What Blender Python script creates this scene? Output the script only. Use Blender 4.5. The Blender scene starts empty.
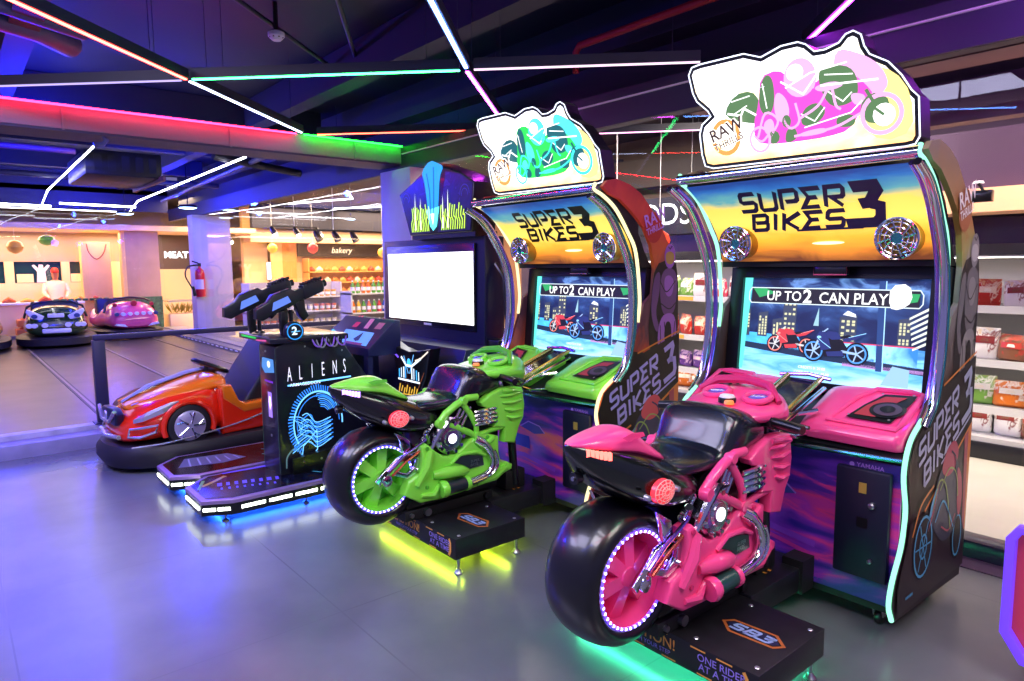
import bpy, bmesh, math, random
from mathutils import Vector, Matrix
random.seed(7)
PI = math.pi
S = bpy.context.scene
COL = S.collection
S.view_settings.view_transform = 'Standard'
S.view_settings.look = 'None'
S.view_settings.gamma = 1
S.view_settings.use_curve_mapping = False
S.view_settings.exposure = 0.85

# ---------------------------------------------------------------- materials
def lin(c):
    return tuple((v / 12.92 if v <= .04045 else ((v + .055) / 1.055) ** 2.4) for v in c)
def hx(s):
    return tuple(int(s[i:i + 2], 16) / 255 for i in (0, 2, 4))
_M = {}
def mat(name, col='808080', rough=.5, metal=0., emit=0., ecol=None, coat=0., noise=0., nscale=8.):
    if name in _M: return _M[name]
    m = bpy.data.materials.new(name); m.use_nodes = True
    nt = m.node_tree; b = nt.nodes['Principled BSDF']
    c = lin(hx(col))
    b.inputs['Base Color'].default_value = (*c, 1)
    b.inputs['Roughness'].default_value = rough
    b.inputs['Metallic'].default_value = metal
    b.inputs['Coat Weight'].default_value = coat
    b.inputs['Coat Roughness'].default_value = .08
    if noise:
        n = nt.nodes.new('ShaderNodeTexNoise'); n.inputs['Scale'].default_value = nscale; n.inputs['Detail'].default_value = 4
        tc = nt.nodes.new('ShaderNodeTexCoord'); nt.links.new(tc.outputs['Object'], n.inputs['Vector'])
        r = nt.nodes.new('ShaderNodeValToRGB')
        r.color_ramp.elements[0].position = .3; r.color_ramp.elements[1].position = .7
        r.color_ramp.elements[0].color = (*[v * (1 - noise) for v in c], 1)
        r.color_ramp.elements[1].color = (*[min(1, v * (1 + noise)) for v in c], 1)
        nt.links.new(n.outputs['Fac'], r.inputs['Fac']); nt.links.new(r.outputs['Color'], b.inputs['Base Color'])
    if emit:
        b.inputs['Emission Color'].default_value = (*lin(hx(ecol or col)), 1)
        b.inputs['Emission Strength'].default_value = emit
    _M[name] = m; return m

def ramp_mat(name, stops, axis=2, lo=0., hi=1., namp=.0, nscale=3., emit=0., rough=.4, distort=0., base_dark=1., stretch=(1,1,1), detail=5):
    """printed film: a colour ramp along one local axis, disturbed by noise"""
    if name in _M: return _M[name]
    m = bpy.data.materials.new(name); m.use_nodes = True
    nt = m.node_tree; N = nt.nodes; L = nt.links; b = N['Principled BSDF']
    tc = N.new('ShaderNodeTexCoord'); sp = N.new('ShaderNodeSeparateXYZ'); L.new(tc.outputs['Object'], sp.inputs[0])
    mr = N.new('ShaderNodeMapRange'); mr.inputs['From Min'].default_value = lo; mr.inputs['From Max'].default_value = hi
    L.new(sp.outputs[axis], mr.inputs['Value'])
    mp = N.new('ShaderNodeMapping'); mp.inputs['Scale'].default_value = stretch; L.new(tc.outputs['Object'], mp.inputs['Vector'])
    no = N.new('ShaderNodeTexNoise'); no.inputs['Scale'].default_value = nscale; no.inputs['Detail'].default_value = detail
    no.inputs['Distortion'].default_value = distort; L.new(mp.outputs[0], no.inputs['Vector'])
    ma = N.new('ShaderNodeMath'); ma.operation = 'MULTIPLY_ADD'; ma.inputs[1].default_value = namp
    L.new(no.outputs['Fac'], ma.inputs[0]); L.new(mr.outputs[0], ma.inputs[2])
    sb = N.new('ShaderNodeMath'); sb.operation = 'SUBTRACT'; sb.inputs[1].default_value = namp * .5; L.new(ma.outputs[0], sb.inputs[0])
    r = N.new('ShaderNodeValToRGB'); e = r.color_ramp.elements
    while len(e) > 1: e.remove(e[-1])
    e[0].position = stops[0][0]; e[0].color = (*lin(hx(stops[0][1])), 1)
    for p, c in stops[1:]:
        q = e.new(p); q.color = (*lin(hx(c)), 1)
    L.new(sb.outputs[0], r.inputs['Fac']); L.new(r.outputs['Color'], b.inputs['Base Color'])
    b.inputs['Roughness'].default_value = rough
    if emit:
        L.new(r.outputs['Color'], b.inputs['Emission Color']); b.inputs['Emission Strength'].default_value = emit
    _M[name] = m; return m

def glass_mat(name, tint='ffffff', rough=.0, base=.04, dust=0.):
    if name in _M: return _M[name]
    m = bpy.data.materials.new(name); m.use_nodes = True
    nt = m.node_tree; N = nt.nodes; L = nt.links
    N.remove(N['Principled BSDF']); out = N['Material Output']
    t = N.new('ShaderNodeBsdfTransparent'); t.inputs[0].default_value = (*lin(hx(tint)), 1)
    g = N.new('ShaderNodeBsdfGlossy'); g.inputs['Roughness'].default_value = rough
    fa = N.new('ShaderNodeLayerWeight'); fa.inputs['Blend'].default_value = .5
    pw = N.new('ShaderNodeMath'); pw.operation = 'POWER'; pw.inputs[1].default_value = 5; L.new(fa.outputs['Facing'], pw.inputs[0])
    lw = N.new('ShaderNodeMath'); lw.operation = 'MULTIPLY_ADD'; lw.inputs[1].default_value = .5; lw.inputs[2].default_value = .025; L.new(pw.outputs[0], lw.inputs[0])
    mx = N.new('ShaderNodeMixShader'); L.new(lw.outputs[0], mx.inputs[0]); L.new(t.outputs[0], mx.inputs[1]); L.new(g.outputs[0], mx.inputs[2])
    L.new(mx.outputs[0], out.inputs['Surface'])
    _M[name] = m; return m

# ---------------------------------------------------------------- mesh builder
class MB:
    def __init__(s): s.v = []; s.f = []; s.mi = []; s.M = []; s.sm = []
    def m(s, material):
        if material not in s.M: s.M.append(material)
        return s.M.index(material)
    def add(s, vs, fs, material, smooth=False):
        k = len(s.v); i = s.m(material)
        s.v += [tuple(v) for v in vs]
        for f in fs: s.f.append([k + a for a in f]); s.mi.append(i); s.sm.append(smooth)
        return s
    def box(s, x0, x1, y0, y1, z0, z1, material, bev=0.):
        if bev:
            b = min(bev, (x1 - x0) * .45, (y1 - y0) * .45, (z1 - z0) * .45)
            bm = bmesh.new(); bmesh.ops.create_cube(bm, size=1)
            for v in bm.verts: v.co = Vector(((x0 + x1) / 2 + v.co.x * (x1 - x0), (y0 + y1) / 2 + v.co.y * (y1 - y0), (z0 + z1) / 2 + v.co.z * (z1 - z0)))
            bmesh.ops.bevel(bm, geom=bm.edges[:], offset=b, segments=2, profile=.5, affect='EDGES')
            return s.bm(bm, material, True)
        vs = [(x, y, z) for z in (z0, z1) for y in (y0, y1) for x in (x0, x1)]
        return s.add(vs, [(0, 2, 3, 1), (4, 5, 7, 6), (0, 1, 5, 4), (2, 6, 7, 3), (0, 4, 6, 2), (1, 3, 7, 5)], material)
    def bm(s, bm, material, smooth=False):
        bm.normal_update(); bm.verts.ensure_lookup_table(); bm.verts.index_update()
        s.add([v.co[:] for v in bm.verts], [[v.index for v in f.verts] for f in bm.faces], material, smooth); bm.free(); return s
    def prism(s, pts, axis, a0, a1, material, bev=0., smooth=None):
        """pts: 2-D outline in the two other axes (order x,y,z minus axis)"""
        def P(p, a):
            return {'x': (a, p[0], p[1]), 'y': (p[0], a, p[1]), 'z': (p[0], p[1], a)}[axis]
        n = len(pts)
        bm = bmesh.new()
        lo = [bm.verts.new(P(p, a0)) for p in pts]; hi = [bm.verts.new(P(p, a1)) for p in pts]
        f0 = bm.faces.new(lo); f1 = bm.faces.new(hi[::-1])
        for i in range(n): bm.faces.new([lo[(i + 1) % n], lo[i], hi[i], hi[(i + 1) % n]])
        bmesh.ops.recalc_face_normals(bm, faces=bm.faces[:])
        if bev:
            es = [e for f in (f0, f1) for e in f.edges]
            bmesh.ops.bevel(bm, geom=es, offset=bev, segments=3, profile=.5, affect='EDGES', clamp_overlap=True)
        return s.bm(bm, material, bool(bev) if smooth is None else smooth)
    def tube(s, pts, r, material, n=8, cap=True, closed=False, flat=1.):
        pts = [Vector(p) for p in pts]; k = len(pts); rr = r if isinstance(r, (list, tuple)) else [r] * k
        vs = []; fs = []; up = None
        for i, p in enumerate(pts):
            if closed: d = pts[(i + 1) % k] - pts[i - 1]
            else: d = pts[min(i + 1, k - 1)] - pts[max(i - 1, 0)]
            d.normalize()
            if up is None:
                up = Vector((0, 0, 1)) if abs(d.z) < .9 else Vector((1, 0, 0))
            a = d.cross(up)
            if a.length < 1e-6: a = d.cross(Vector((0, 1, 0)))
            a.normalize(); b = a.cross(d).normalized(); up = b
            for j in range(n):
                t = 2 * PI * j / n
                vs.append(p + (a * math.cos(t) + b * math.sin(t) * flat) * rr[i])
        m = k if closed else k - 1
        for i in range(m):
            for j in range(n):
                q = (i + 1) % k
                fs.append((i * n + j, i * n + (j + 1) % n, q * n + (j + 1) % n, q * n + j))
        if cap and not closed:
            fs.append(tuple(range(n))[::-1]); fs.append(tuple((k - 1) * n + j for j in range(n)))
        return s.add(vs, fs, material, True)
    def cyl(s, a, b, r, material, n=16, r2=None):
        return s.tube([a, b], [r, r if r2 is None else r2], material, n)
    def lathe(s, prof, c, axis, material, n=32, smooth=True):
        """prof: list of (radius, along)"""
        vs = []; fs = []; k = len(prof)
        for j in range(n):
            t = 2 * PI * j / n; ca, sa = math.cos(t), math.sin(t)
            for r, h in prof:
                v = {'x': (h, r * ca, r * sa), 'y': (r * ca, h, r * sa), 'z': (r * ca, r * sa, h)}[axis]
                vs.append((c[0] + v[0], c[1] + v[1], c[2] + v[2]))
        for j in range(n):
            q = (j + 1) % n
            for i in range(k - 1):
                fs.append((j * k + i, j * k + i + 1, q * k + i + 1, q * k + i))
        return s.add(vs, fs, material, smooth)
    def loft(s, secs, material, cap=True, smooth=True):
        n = len(secs[0]); vs = [p for c in secs for p in c]; fs = []
        for i in range(len(secs) - 1):
            for j in range(n):
                fs.append((i * n + j, i * n + (j + 1) % n, (i + 1) * n + (j + 1) % n, (i + 1) * n + j))
        if cap:
            fs.append(tuple(range(n))[::-1]); fs.append(tuple((len(secs) - 1) * n + j for j in range(n)))
        return s.add(vs, fs, material, smooth)
    def poly(s, vs, material): return s.add(vs, [tuple(range(len(vs)))], material)
    def xform(s, M, start=0):
        for i in range(start, len(s.v)): s.v[i] = tuple(M @ Vector(s.v[i]))
        return s
    def build(s, name, parent=None, loc=None, fix=True, label=None, kind=None, sub=0):
        me = bpy.data.meshes.new(name); me.from_pydata(s.v, [], s.f)
        for m in s.M: me.materials.append(m)
        me.polygons.foreach_set('material_index', s.mi); me.polygons.foreach_set('use_smooth', s.sm)
        if fix:
            bm = bmesh.new(); bm.from_mesh(me); bmesh.ops.recalc_face_normals(bm, faces=bm.faces[:]); bm.to_mesh(me); bm.free()
        if any(s.sm):
            me.set_sharp_from_angle(angle=math.radians(42))
        me.update()
        o = bpy.data.objects.new(name, me); COL.objects.link(o)
        if parent: o.parent = parent
        if loc: o.location = loc
        if label: o['label'] = label
        if kind: o['kind'] = kind
        if sub:
            md = o.modifiers.new('sub', 'SUBSURF'); md.levels = sub; md.render_levels = sub
        return o

def build_sides(mb, name, parent, **k):
    out = []
    for sg in (1, -1):
        q = MB(); q.M = list(mb.M)
        for f, i, sm in zip(mb.f, mb.mi, mb.sm):
            cx = sum(mb.v[a][0] for a in f) / len(f)
            if cx * sg > 0:
                k0 = len(q.v); q.v += [mb.v[a] for a in f]; q.f.append(list(range(k0, k0 + len(f)))); q.mi.append(i); q.sm.append(sm)
        o = q.build(name, parent, fix=False, **k); bm = bmesh.new(); bm.from_mesh(o.data); bmesh.ops.remove_doubles(bm, verts=bm.verts[:], dist=1e-5); bmesh.ops.recalc_face_normals(bm, faces=bm.faces[:]); bm.to_mesh(o.data); bm.free(); o.data.set_sharp_from_angle(angle=math.radians(42)); out.append(o)
    return out
def thing(name, label, cat, loc=(0, 0, 0), rz=0., group=None):
    o = bpy.data.objects.new(name, None); COL.objects.link(o); o.empty_display_size = .1
    o.location = loc; o.rotation_euler = (0, 0, rz); o['label'] = label; o['category'] = cat
    if group: o['group'] = group
    return o
def tag(o, label, cat, group=None, kind=None):
    o['label'] = label; o['category'] = cat
    if group: o['group'] = group
    if kind: o['kind'] = kind
    return o
def copy_tree(o, parent=None):
    c = o.copy(); COL.objects.link(c); c.parent = parent
    for ch in list(o.children): copy_tree(ch, c)
    return c
def struct(name, mb): return mb.build(name, kind='structure')
def ell(cx, cz, rx, rz, n=24, a0=0., a1=2 * PI):
    return [(cx + rx * math.cos(a0 + (a1 - a0) * i / n), cz + rz * math.sin(a0 + (a1 - a0) * i / n)) for i in range(n)]
def super_sec(y, w, z0, z1, n=16, p=2.6, xc=0., tw=1.):
    out = []
    for i in range(n):
        t = 2 * PI * (i + .5) / n; c, s_ = math.cos(t), math.sin(t)
        x = math.copysign(abs(c) ** (2 / p), c); z = math.copysign(abs(s_) ** (2 / p), s_)
        ww = w * (tw if z > 0 else 1) if tw != 1 else w
        ww = w * (1 + (tw - 1) * (z * .5 + .5))
        out.append((xc + x * ww, y, (z0 + z1) / 2 + z * (z1 - z0) / 2))
    return out

# ---------------------------------------------------------------- flat art
GL = {
 'S': [[(1, 1), (.12, 1), (0, .88), (0, .58), (.12, .5), (.88, .5), (1, .4), (1, .1), (.88, 0), (-.05, 0)]],
 'U': [[(0, 1), (0, .12), (.12, 0), (.88, 0), (1, .12), (1, 1)]],
 'P': [[(0, -.05), (0, 1), (.88, 1), (1, .88), (1, .5), (.88, .4), (.25, .4)]],
 'E': [[(1.05, 1), (.0, 1), (.35, .52), (0, 0), (1, 0)], [(.35, .52), (.85, .52)]],
 'R': [[(0, -.05), (0, 1), (.88, 1), (1, .88), (1, .55), (.9, .45), (.3, .45), (1, -.05)]],
 'B': [[(0, 0), (0, 1), (.85, 1), (.95, .9), (.95, .6), (.85, .5), (.15, .5)], [(.85, .5), (1, .4), (1, .1), (.88, 0), (0, 0)]],
 'I': [[(.3, -.05), (.3, 1.05)]],
 'K': [[(0, -.1), (0, 1.05)], [(1, 1.02), (.1, .5), (1, -.05)]],
 '3': [[(0, 1), (.9, 1), (.95, .9), (.6, .56), (.25, .54)], [(.6, .54), (1, .45), (1, .12), (.85, 0), (-.3, 0)]],
}
def stroke(pts, w, closed=False):
    """mitred outline of a polyline"""
    P = [Vector(p) for p in pts]; L = []; R = []
    n = len(P)
    for i, p in enumerate(P):
        if closed: a = (p - P[i - 1]).normalized(); b = (P[(i + 1) % n] - p).normalized()
        else:
            a = (p - P[i - 1]).normalized() if i else (P[1] - p).normalized()
            b = (P[i + 1] - p).normalized() if i < n - 1 else a
        na = Vector((-a.y, a.x)); nb = Vector((-b.y, b.x)); m = (na + nb)
        if m.length < 1e-4: m = na
        m.normalize(); k = w / 2 / max(.4, m.dot(na))
        L.append(p + m * k); R.append(p - m * k)
    q = []
    for i in range(n if closed else n - 1):
        j = (i + 1) % n
        q.append([tuple(L[i]), tuple(L[j]), tuple(R[j]), tuple(R[i])])
    return q
class Art:
    """coloured flat shapes on a plane: origin O, unit vectors U, V; layers stack along N"""
    def __init__(s, O, U, V, N, step=.0006):
        s.O, s.U, s.V, s.N = Vector(O), Vector(U).normalized(), Vector(V).normalized(), Vector(N).normalized(); s.mb = MB(); s.step = step; s.k = 0
    def P(s, p): return s.O + s.U * p[0] + s.V * p[1] + s.N * (s.step * s.k + s.step)
    def layer(s, d=1): s.k += d; return s
    def poly(s, pts, m): s.mb.poly([s.P(p) for p in pts], m); return s
    def line(s, pts, w, m, closed=False):
        for q in stroke(pts, w, closed): s.poly(q, m)
        return s
    def word(s, w, x, y, h, cw, gap, sw, m, shear=.3, rot=0.):
        for ch in w:
            ww = cw * (.35 if ch == 'I' else 1)
            for pl in GL[ch]:
                pts = []
                for a, b in pl:
                    px = x + a * (cw if ch != 'I' else cw * .5) + b * h * shear; py = y + b * h
                    pts.append((px, py))
                pts = [(p[0] * math.cos(rot) - p[1] * math.sin(rot), p[0] * math.sin(rot) + p[1] * math.cos(rot)) for p in pts]
                s.line(pts, sw, m)
            x += ww + gap
        return x
    def text(s, txt, x, y, h, m, align='LEFT', sx=1., shear=0., bold=0., rot=0.):
        vs, fs = text_geo(txt, align, bold)
        c, q = math.cos(rot), math.sin(rot); out = []
        for a, b in vs:
            u = (a + b * shear) * sx * h; v = b * h
            out.append(s.P((x + u * c - v * q, y + u * q + v * c)))
        s.mb.add(out, fs, m); return s
    def build(s, name, parent=None, **k): return s.mb.build(name, parent, fix=False, **k)
_T = {}
def text_geo(txt, align='LEFT', bold=0.):
    key = (txt, align, bold)
    if key in _T: return _T[key]
    cu = bpy.data.curves.new('t', 'FONT'); cu.body = txt; cu.size = 1.4; cu.align_x = align; cu.offset = bold; cu.resolution_u = 3
    o = bpy.data.objects.new('t', cu); COL.objects.link(o)
    dg = bpy.context.evaluated_depsgraph_get(); me = bpy.data.meshes.new_from_object(o.evaluated_get(dg))
    vs = [(v.co.x, v.co.y) for v in me.vertices]; fs = [tuple(p.vertices) for p in me.polygons]
    bpy.data.objects.remove(o); bpy.data.curves.remove(cu); bpy.data.meshes.remove(me)
    _T[key] = (vs, fs); return vs, fs

# ---------------------------------------------------------------- common materials
CHROME = mat('chrome', 'e6e6ee', .12, 1.)
CHROME2 = mat('brushed_chrome', 'c8ccd6', .22, 1.)
BLACK = mat('black_plastic', '0b0b10', .3, coat=.3)
BLACKM = mat('matt_black', '101014', .6)
RUBBER = mat('rubber', '0d0d13', .3, coat=.35)
VINYL = mat('black_vinyl', '121420', .26, coat=.4)
NAVY = mat('navy_metal', '0e1030', .4)
STEEL = mat('steel', 'b8bcc4', .3, 1.)
WHITE = mat('white_ink', 'f2f2f6', .5)
SCREWM = mat('screw', 'c8c8d0', .3, .8)

def em(c, s=1.):
    return mat('light_%s_%g' % (c, s), '050505', .5, 0, s, c)
def screen_em(c): return em(c, .95)
def inset(P, d):
    n = len(P); out = []
    area = sum(P[i][0] * P[(i + 1) % n][1] - P[(i + 1) % n][0] * P[i][1] for i in range(n))
    sg = 1 if area > 0 else -1
    V = [Vector(p) for p in P]
    for i in range(n):
        a = (V[i] - V[i - 1]).normalized(); b = (V[(i + 1) % n] - V[i]).normalized()
        na = Vector((-a.y, a.x)); nb = Vector((-b.y, b.x)); m = (na + nb).normalized()
        out.append(tuple(V[i] + m * (sg * d / max(.5, m.dot(na)))))
    return out
def smooth_closed(P, it=1):
    for _ in range(it):
        n = len(P); Q = []
        for i in range(n):
            a, b = P[i], P[(i + 1) % n]
            Q += [(a[0] * .75 + b[0] * .25, a[1] * .75 + b[1] * .25), (a[0] * .25 + b[0] * .75, a[1] * .25 + b[1] * .75)]
        P = Q
    return P
def spline(P, n=6):
    """Catmull-Rom through points (any dimension)"""
    P = [Vector(p) for p in P]; Q = [P[0] * 2 - P[1]] + P + [P[-1] * 2 - P[-2]]; out = []
    for i in range(1, len(Q) - 2):
        for k in range(n):
            t = k / n; a, b, c, d = Q[i - 1:i + 3]
            out.append(.5 * ((2 * b) + (c - a) * t + (2 * a - 5 * b + 4 * c - d) * t * t + (3 * b - a - 3 * c + d) * t ** 3))
    return out + [P[-1]]

def bike_art(A, cx, cy, s, body, dark, wheel, rim, flip=1, hi=None):
    f = lambda pts: [(cx + flip * x * s, cy + y * s) for x, y in pts]
    for wx in (-.66, .66):
        A.poly(f(ell(wx, 0, .35, .35, 20)), dark)
    A.layer()
    for wx in (-.66, .66):
        A.line(f(ell(wx, 0, .27, .27, 20)), .05 * s, wheel, True)
        for k in range(5):
            a = k * 2 * PI / 5; A.line(f([(wx, 0), (wx + .25 * math.cos(a), .25 * math.sin(a))]), .04 * s, rim)
    A.layer()
    A.poly(f([(-.3, -.12), (.3, -.16), (.4, .2), (.2, .42), (-.2, .4), (-.38, .15)]), dark)
    A.line(f([(.66, 0), (.46, .5), (.38, .62)]), .07 * s, rim); A.line(f([(-.66, 0), (-.2, .05)]), .07 * s, rim)
    A.layer()
    A.poly(f([(.1, .1), (.42, .02), (.5, .3), (.62, .42), (.5, .62), (.3, .6), (.22, .46)]), body)
    A.poly(f([(-.22, .42), (-.05, .62), (.24, .64), (.34, .5), (.1, .38)]), body)
    A.poly(f([(-.95, .66), (-.5, .5), (-.2, .42), (-.28, .34), (-.6, .42)]), body)
    A.poly(f([(-.3, -.1), (.2, -.14), (.26, .0), (-.24, .06)]), body)
    A.layer()
    A.poly(f([(-.52, .51), (-.22, .43), (-.12, .5), (-.4, .56)]), dark)
    A.line(f([(.36, .62), (.24, .72)]), .04 * s, rim)
    if hi:
        A.line(f([(.12, .12), (.4, .3), (.56, .42)]), .022 * s, hi); A.line(f([(-.9, .64), (-.4, .48)]), .02 * s, hi)
        A.poly(f(ell(.5, .44, .07, .04, 8)), hi)
    A.layer()

def mcurve(z):
    T = [(1.60, -.350), (1.66, -.362), (1.72, -.385), (1.78, -.425), (1.84, -.478), (1.90, -.545), (1.95, -.615), (2.0, -.70), (2.1, -.9)]
    for (a, b), (c, d) in zip(T, T[1:]):
        if z <= c: return b + (d - b) * (z - a) / (c - a)
    return T[-1][1]
PANEL = [(-.75, .10), (-.79, .18), (-.765, .28), (-.69, .41), (-.665, .56), (-.705, .72), (-.66, .85), (-.54, .93), (-.40, 1.08), (-.335, 1.25),
         (-.30, 1.36), (-.215, 1.42), (-.20, 1.58), (-.235, 1.72), (-.30, 1.82), (-.37, 1.88), (-.44, 1.93), (-.53, 1.985), (-.62, 2.01), (-.68, 2.05), (-.64, 2.085), (-.56, 2.10), (-.44, 2.075), (-.34, 2.03),
         (-.25, 1.955), (-.15, 1.855), (-.06, 1.73), (0, 1.56), (.03, 1.31), (.06, .94), (.06, .59), (.03, .07)]
TOP = [(-.527, 2.554), (-.501, 2.588), (-.45, 2.593), (-.209, 2.588), (-.127, 2.555), (-.025, 2.579), (.054, 2.577), (.09, 2.559), (.124, 2.524), (.168, 2.521), (.227, 2.533), (.257, 2.559), (.292, 2.565), (.324, 2.542), (.334, 2.496), (.352, 2.462), (.421, 2.419), (.469, 2.359), (.503, 2.296), (.529, 2.266), (.525, 2.113), (.505, 2.083), (.466, 2.078), (-.455, 2.092), (-.503, 2.109), (-.513, 2.17), (-.51, 2.269), (-.488, 2.315), (-.433, 2.346), (-.445, 2.369), (-.5, 2.422), (-.517, 2.465)]

def bike_machine(loc, label, key, body_hex, body2_hex, neon, neon_s, glow, flame, rider, bottom, topper_cols, under):
    T_ = thing('racing_arcade_machine', label, 'arcade machine', loc)
    BODY = mat('glossy_shell_' + key, body_hex, .28, coat=.5)
    BODY2 = mat('shell_shade_' + key, body2_hex, .35, coat=.3)
    NEON = em(neon, neon_s); K = em
    # ---- carcass
    b = MB()
    b.prism([(-.68, .085), (-.68, .76), (-.62, .80), (-.30, .92), (.0, .92), (.0, .085)], 'x', -.555, .555, BLACKM)
    b.prism([(-.24, .92), (-.17, 1.6), (0., 1.6), (.02, .92)], 'x', -.555, .555, BLACKM)
    b.prism([(-.69, 2.0), (-.60, 1.95), (-.53, 1.90), (-.46, 1.84), (-.41, 1.78), (-.37, 1.72), (-.345, 1.66), (-.335, 1.585), (-.20, 1.585), (-.27, 1.68), (-.31, 1.76), (-.38, 1.86), (-.46, 1.94), (-.52, 2.0), (-.45, 2.03), (-.45, 2.06), (-.64, 2.06)], 'x', -.555, .555, BLACKM)
    b.box(-.3, .3, -.46, -.12, 2.0, 2.05, BLACKM); b.box(-.3, .3, -.16, -.02, 1.58, 2.05, BLACKM)
    b.build('cabinet_body', T_)
    # printed lower front
    fp = MB(); fp.box(-.555, .555, -.69, -.681, .12, .75, ramp_mat('front_print_' + key, under, 2, .1, .78, 1.6, 2.0, 0, .3, .9, stretch=(.7, 1, 3.2)))
    fpo = fp.build('front_panel', T_)
    A = Art((0, -.691, 0), (1, 0, 0), (0, 0, 1), (0, -1, 0))
    lil = mat('lilac_ink', 'a67ad8', .5)
    A.text('YAMAHA', .37, .712, .02, lil, bold=.01); A.poly(ell(.35, .719, .011, .011, 12), lil)
    # eye-like sheen shapes and the race number
    eb = mat('blue_ink', '3a3f9c', .4); ep = mat('violet_ink', '8c3fc0', .4)
    A.poly([(-.14, .53), (-.06, .575), (.05, .56), (.10, .52), (0, .50)], eb); A.layer()
    A.line([(-.14, .53), (-.06, .575), (.05, .56), (.10, .52)], .008, lil); A.line([(-.3, .33), (-.1, .34), (.2, .30)], .03, ep); A.line([(-.3, .30), (-.05, .29), (.22, .24)], .02, mat('magenta_ink', 'd23a9a', .4))
    A.layer(); A.poly([(-.30, .40), (-.25, .475), (-.05, .475), (-.04, .39)], mat('num_blue', '2a3db0', .5)); A.layer()
    A.text('33', -.27, .405, .06, mat('num_orange', 'f5a04a', .5), bold=.02, shear=.1)
    [A.line([(-.02 + k * .022, .142), (-.004 + k * .022, .142)], .008, eb) for k in range(13)]
    A.build('printed_artwork', fpo)
    # coin door
    d = MB(); d.box(.295, .525, -.725, -.69, .225, .715, mat('door_metal', '12122c', .42), .012)
    do = d.build('coin_door', T_)
    d = MB(); d.box(.40, .43, -.731, -.725, .61, .655, mat('coin_slot', 'c9a94e', .4, .4)); d.build('coin_slot', do, label='brass-coloured coin slot')
    d = MB(); d.box(.395, .44, -.7265, -.7255, .455, .5, BLACK); d.build('coin_return', do)
    d = MB(); d.lathe([(0, 0), (.014, 0), (.014, .018), (.008, .024), (0, .024)], (.458, -.7255, .565), 'y', STEEL, 14).xform(Matrix.Identity(4))
    d.v = [(x, -.7255 - (y + .7255), z) for x, y, z in d.v]; d.build('lock', do)
    d = MB(); d.lathe([(0, 0), (.010, 0), (.010, .012), (0, .014)], (.458, -.7255, .315), 'y', STEEL, 14)
    d.v = [(x, -.7255 - (y + .7255), z) for x, y, z in d.v]; d.build('lock', do)
    # ---- side panels
    for sx in (1, -1):
        fl = ramp_mat('side_print_' + key, flame, 2, .1, 2.1, .22, 5, 0, .45, 2.0, stretch=(1, 1, .7))
        p = MB(); a0, a1 = (.556, .58) if sx > 0 else (-.58, -.556)
        p.prism(PANEL, 'x', a0, a1, fl, smooth=False)
        po = p.build('side_panel', T_)
        t = MB(); pts = [(sx * .568, y - .006, z) for y, z in spline(PANEL[0:8], 5)]
        t.tube(pts, .0105, NEON, 8)
        pts = [(sx * .568, y - .006, z) for y, z in spline([(-.335, 1.25), (-.32, 1.40), (-.36, 1.67), (-.44, 1.80), (-.55, 1.93), (-.66, 2.0), (-.735, 2.03), (-.72, 2.065)], 5)]
        t.tube(pts, .0105, NEON, 8)
        t.build('edge_light', po)
        # artwork on the outside
        A = Art((sx * .581, 0, 0), (0, 1, 0), (0, 0, 1), (sx, 0, 0))
        ink = mat('ink_black_warm', '1a1512', .45)
        r1, r2, r3 = [mat('rider_%s_%d' % (key, i), c, .5) for i, c in enumerate(rider)]
        if sx > 0:
            # standing rider
            A.poly(smooth_closed([(-.20, 1.60), (-.05, 1.64), (.04, 1.60), (.05, 1.10), (.0, .99), (-.2, .96), (-.26, 1.16), (-.23, 1.4)]), ink).layer()
            A.poly(smooth_closed([(-.13, 1.56), (-.04, 1.59), (.03, 1.54), (.03, 1.40), (.0, 1.28), (-.11, 1.27), (-.15, 1.42)], 2), r2)
            A.poly(smooth_closed([(-.19, 1.55), (-.14, 1.56), (-.15, 1.42), (-.19, 1.30), (-.14, 1.20), (-.18, 1.17), (-.235, 1.30), (-.22, 1.46)], 2), r2).layer()
            A.poly(smooth_closed([(-.14, 1.27), (-.05, 1.30), (.02, 1.27), (.035, 1.10), (-.0, 1.02), (-.13, 1.01), (-.17, 1.12)], 2), r1)
            A.poly(smooth_closed([(-.11, 1.52), (-.05, 1.54), (.0, 1.50), (-.02, 1.40), (-.09, 1.40)], 2), r1)
            A.poly(ell(-.05, 1.655, .055, .078, 20), r1).layer()
            A.poly(smooth_closed([(-.10, 1.67), (-.05, 1.69), (-.005, 1.67), (-.01, 1.615), (-.05, 1.60), (-.09, 1.615)], 2), r3).layer()
            A.line([(-.07, 1.715), (-.05, 1.70), (-.03, 1.72)], .007, ink)
            for P_ in ([(-.15, 1.5), (-.08, 1.43), (.01, 1.5)], [(-.14, 1.36), (-.05, 1.32), (.02, 1.36)], [(-.10, 1.24), (-.06, 1.05)], [(-.14, 1.22), (-.13, 1.05)], [(.01, 1.24), (-.01, 1.05)]): A.line([tuple(p) for p in spline(P_, 4)], .007, ink)
            A.poly(smooth_closed([(-.09, 1.24), (-.03, 1.24), (-.02, 1.12), (-.06, 1.06), (-.10, 1.12)], 2), ink)
            # badge
            A.layer(); A.poly(ell(-.22, 1.83, .085, .095, 20), mat('badge_' + key, 'c43a2c' if key == 'green' else 'a8643a', .5)).layer()
            B = Art((sx * .5875, -.30, 1.825), (0, .94, .34), (0, -.34, .94), (1, 0, 0))
            wi = mat('badge_ink_' + key, 'c9a0f0' if key == 'green' else 'f4efe8', .5)
            B.text('RAW', .0, -.0, .075, wi, bold=.03, sx=.9); B.text('THRILLS', .0, -.05, .04, wi, bold=.03, sx=.85)
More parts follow.
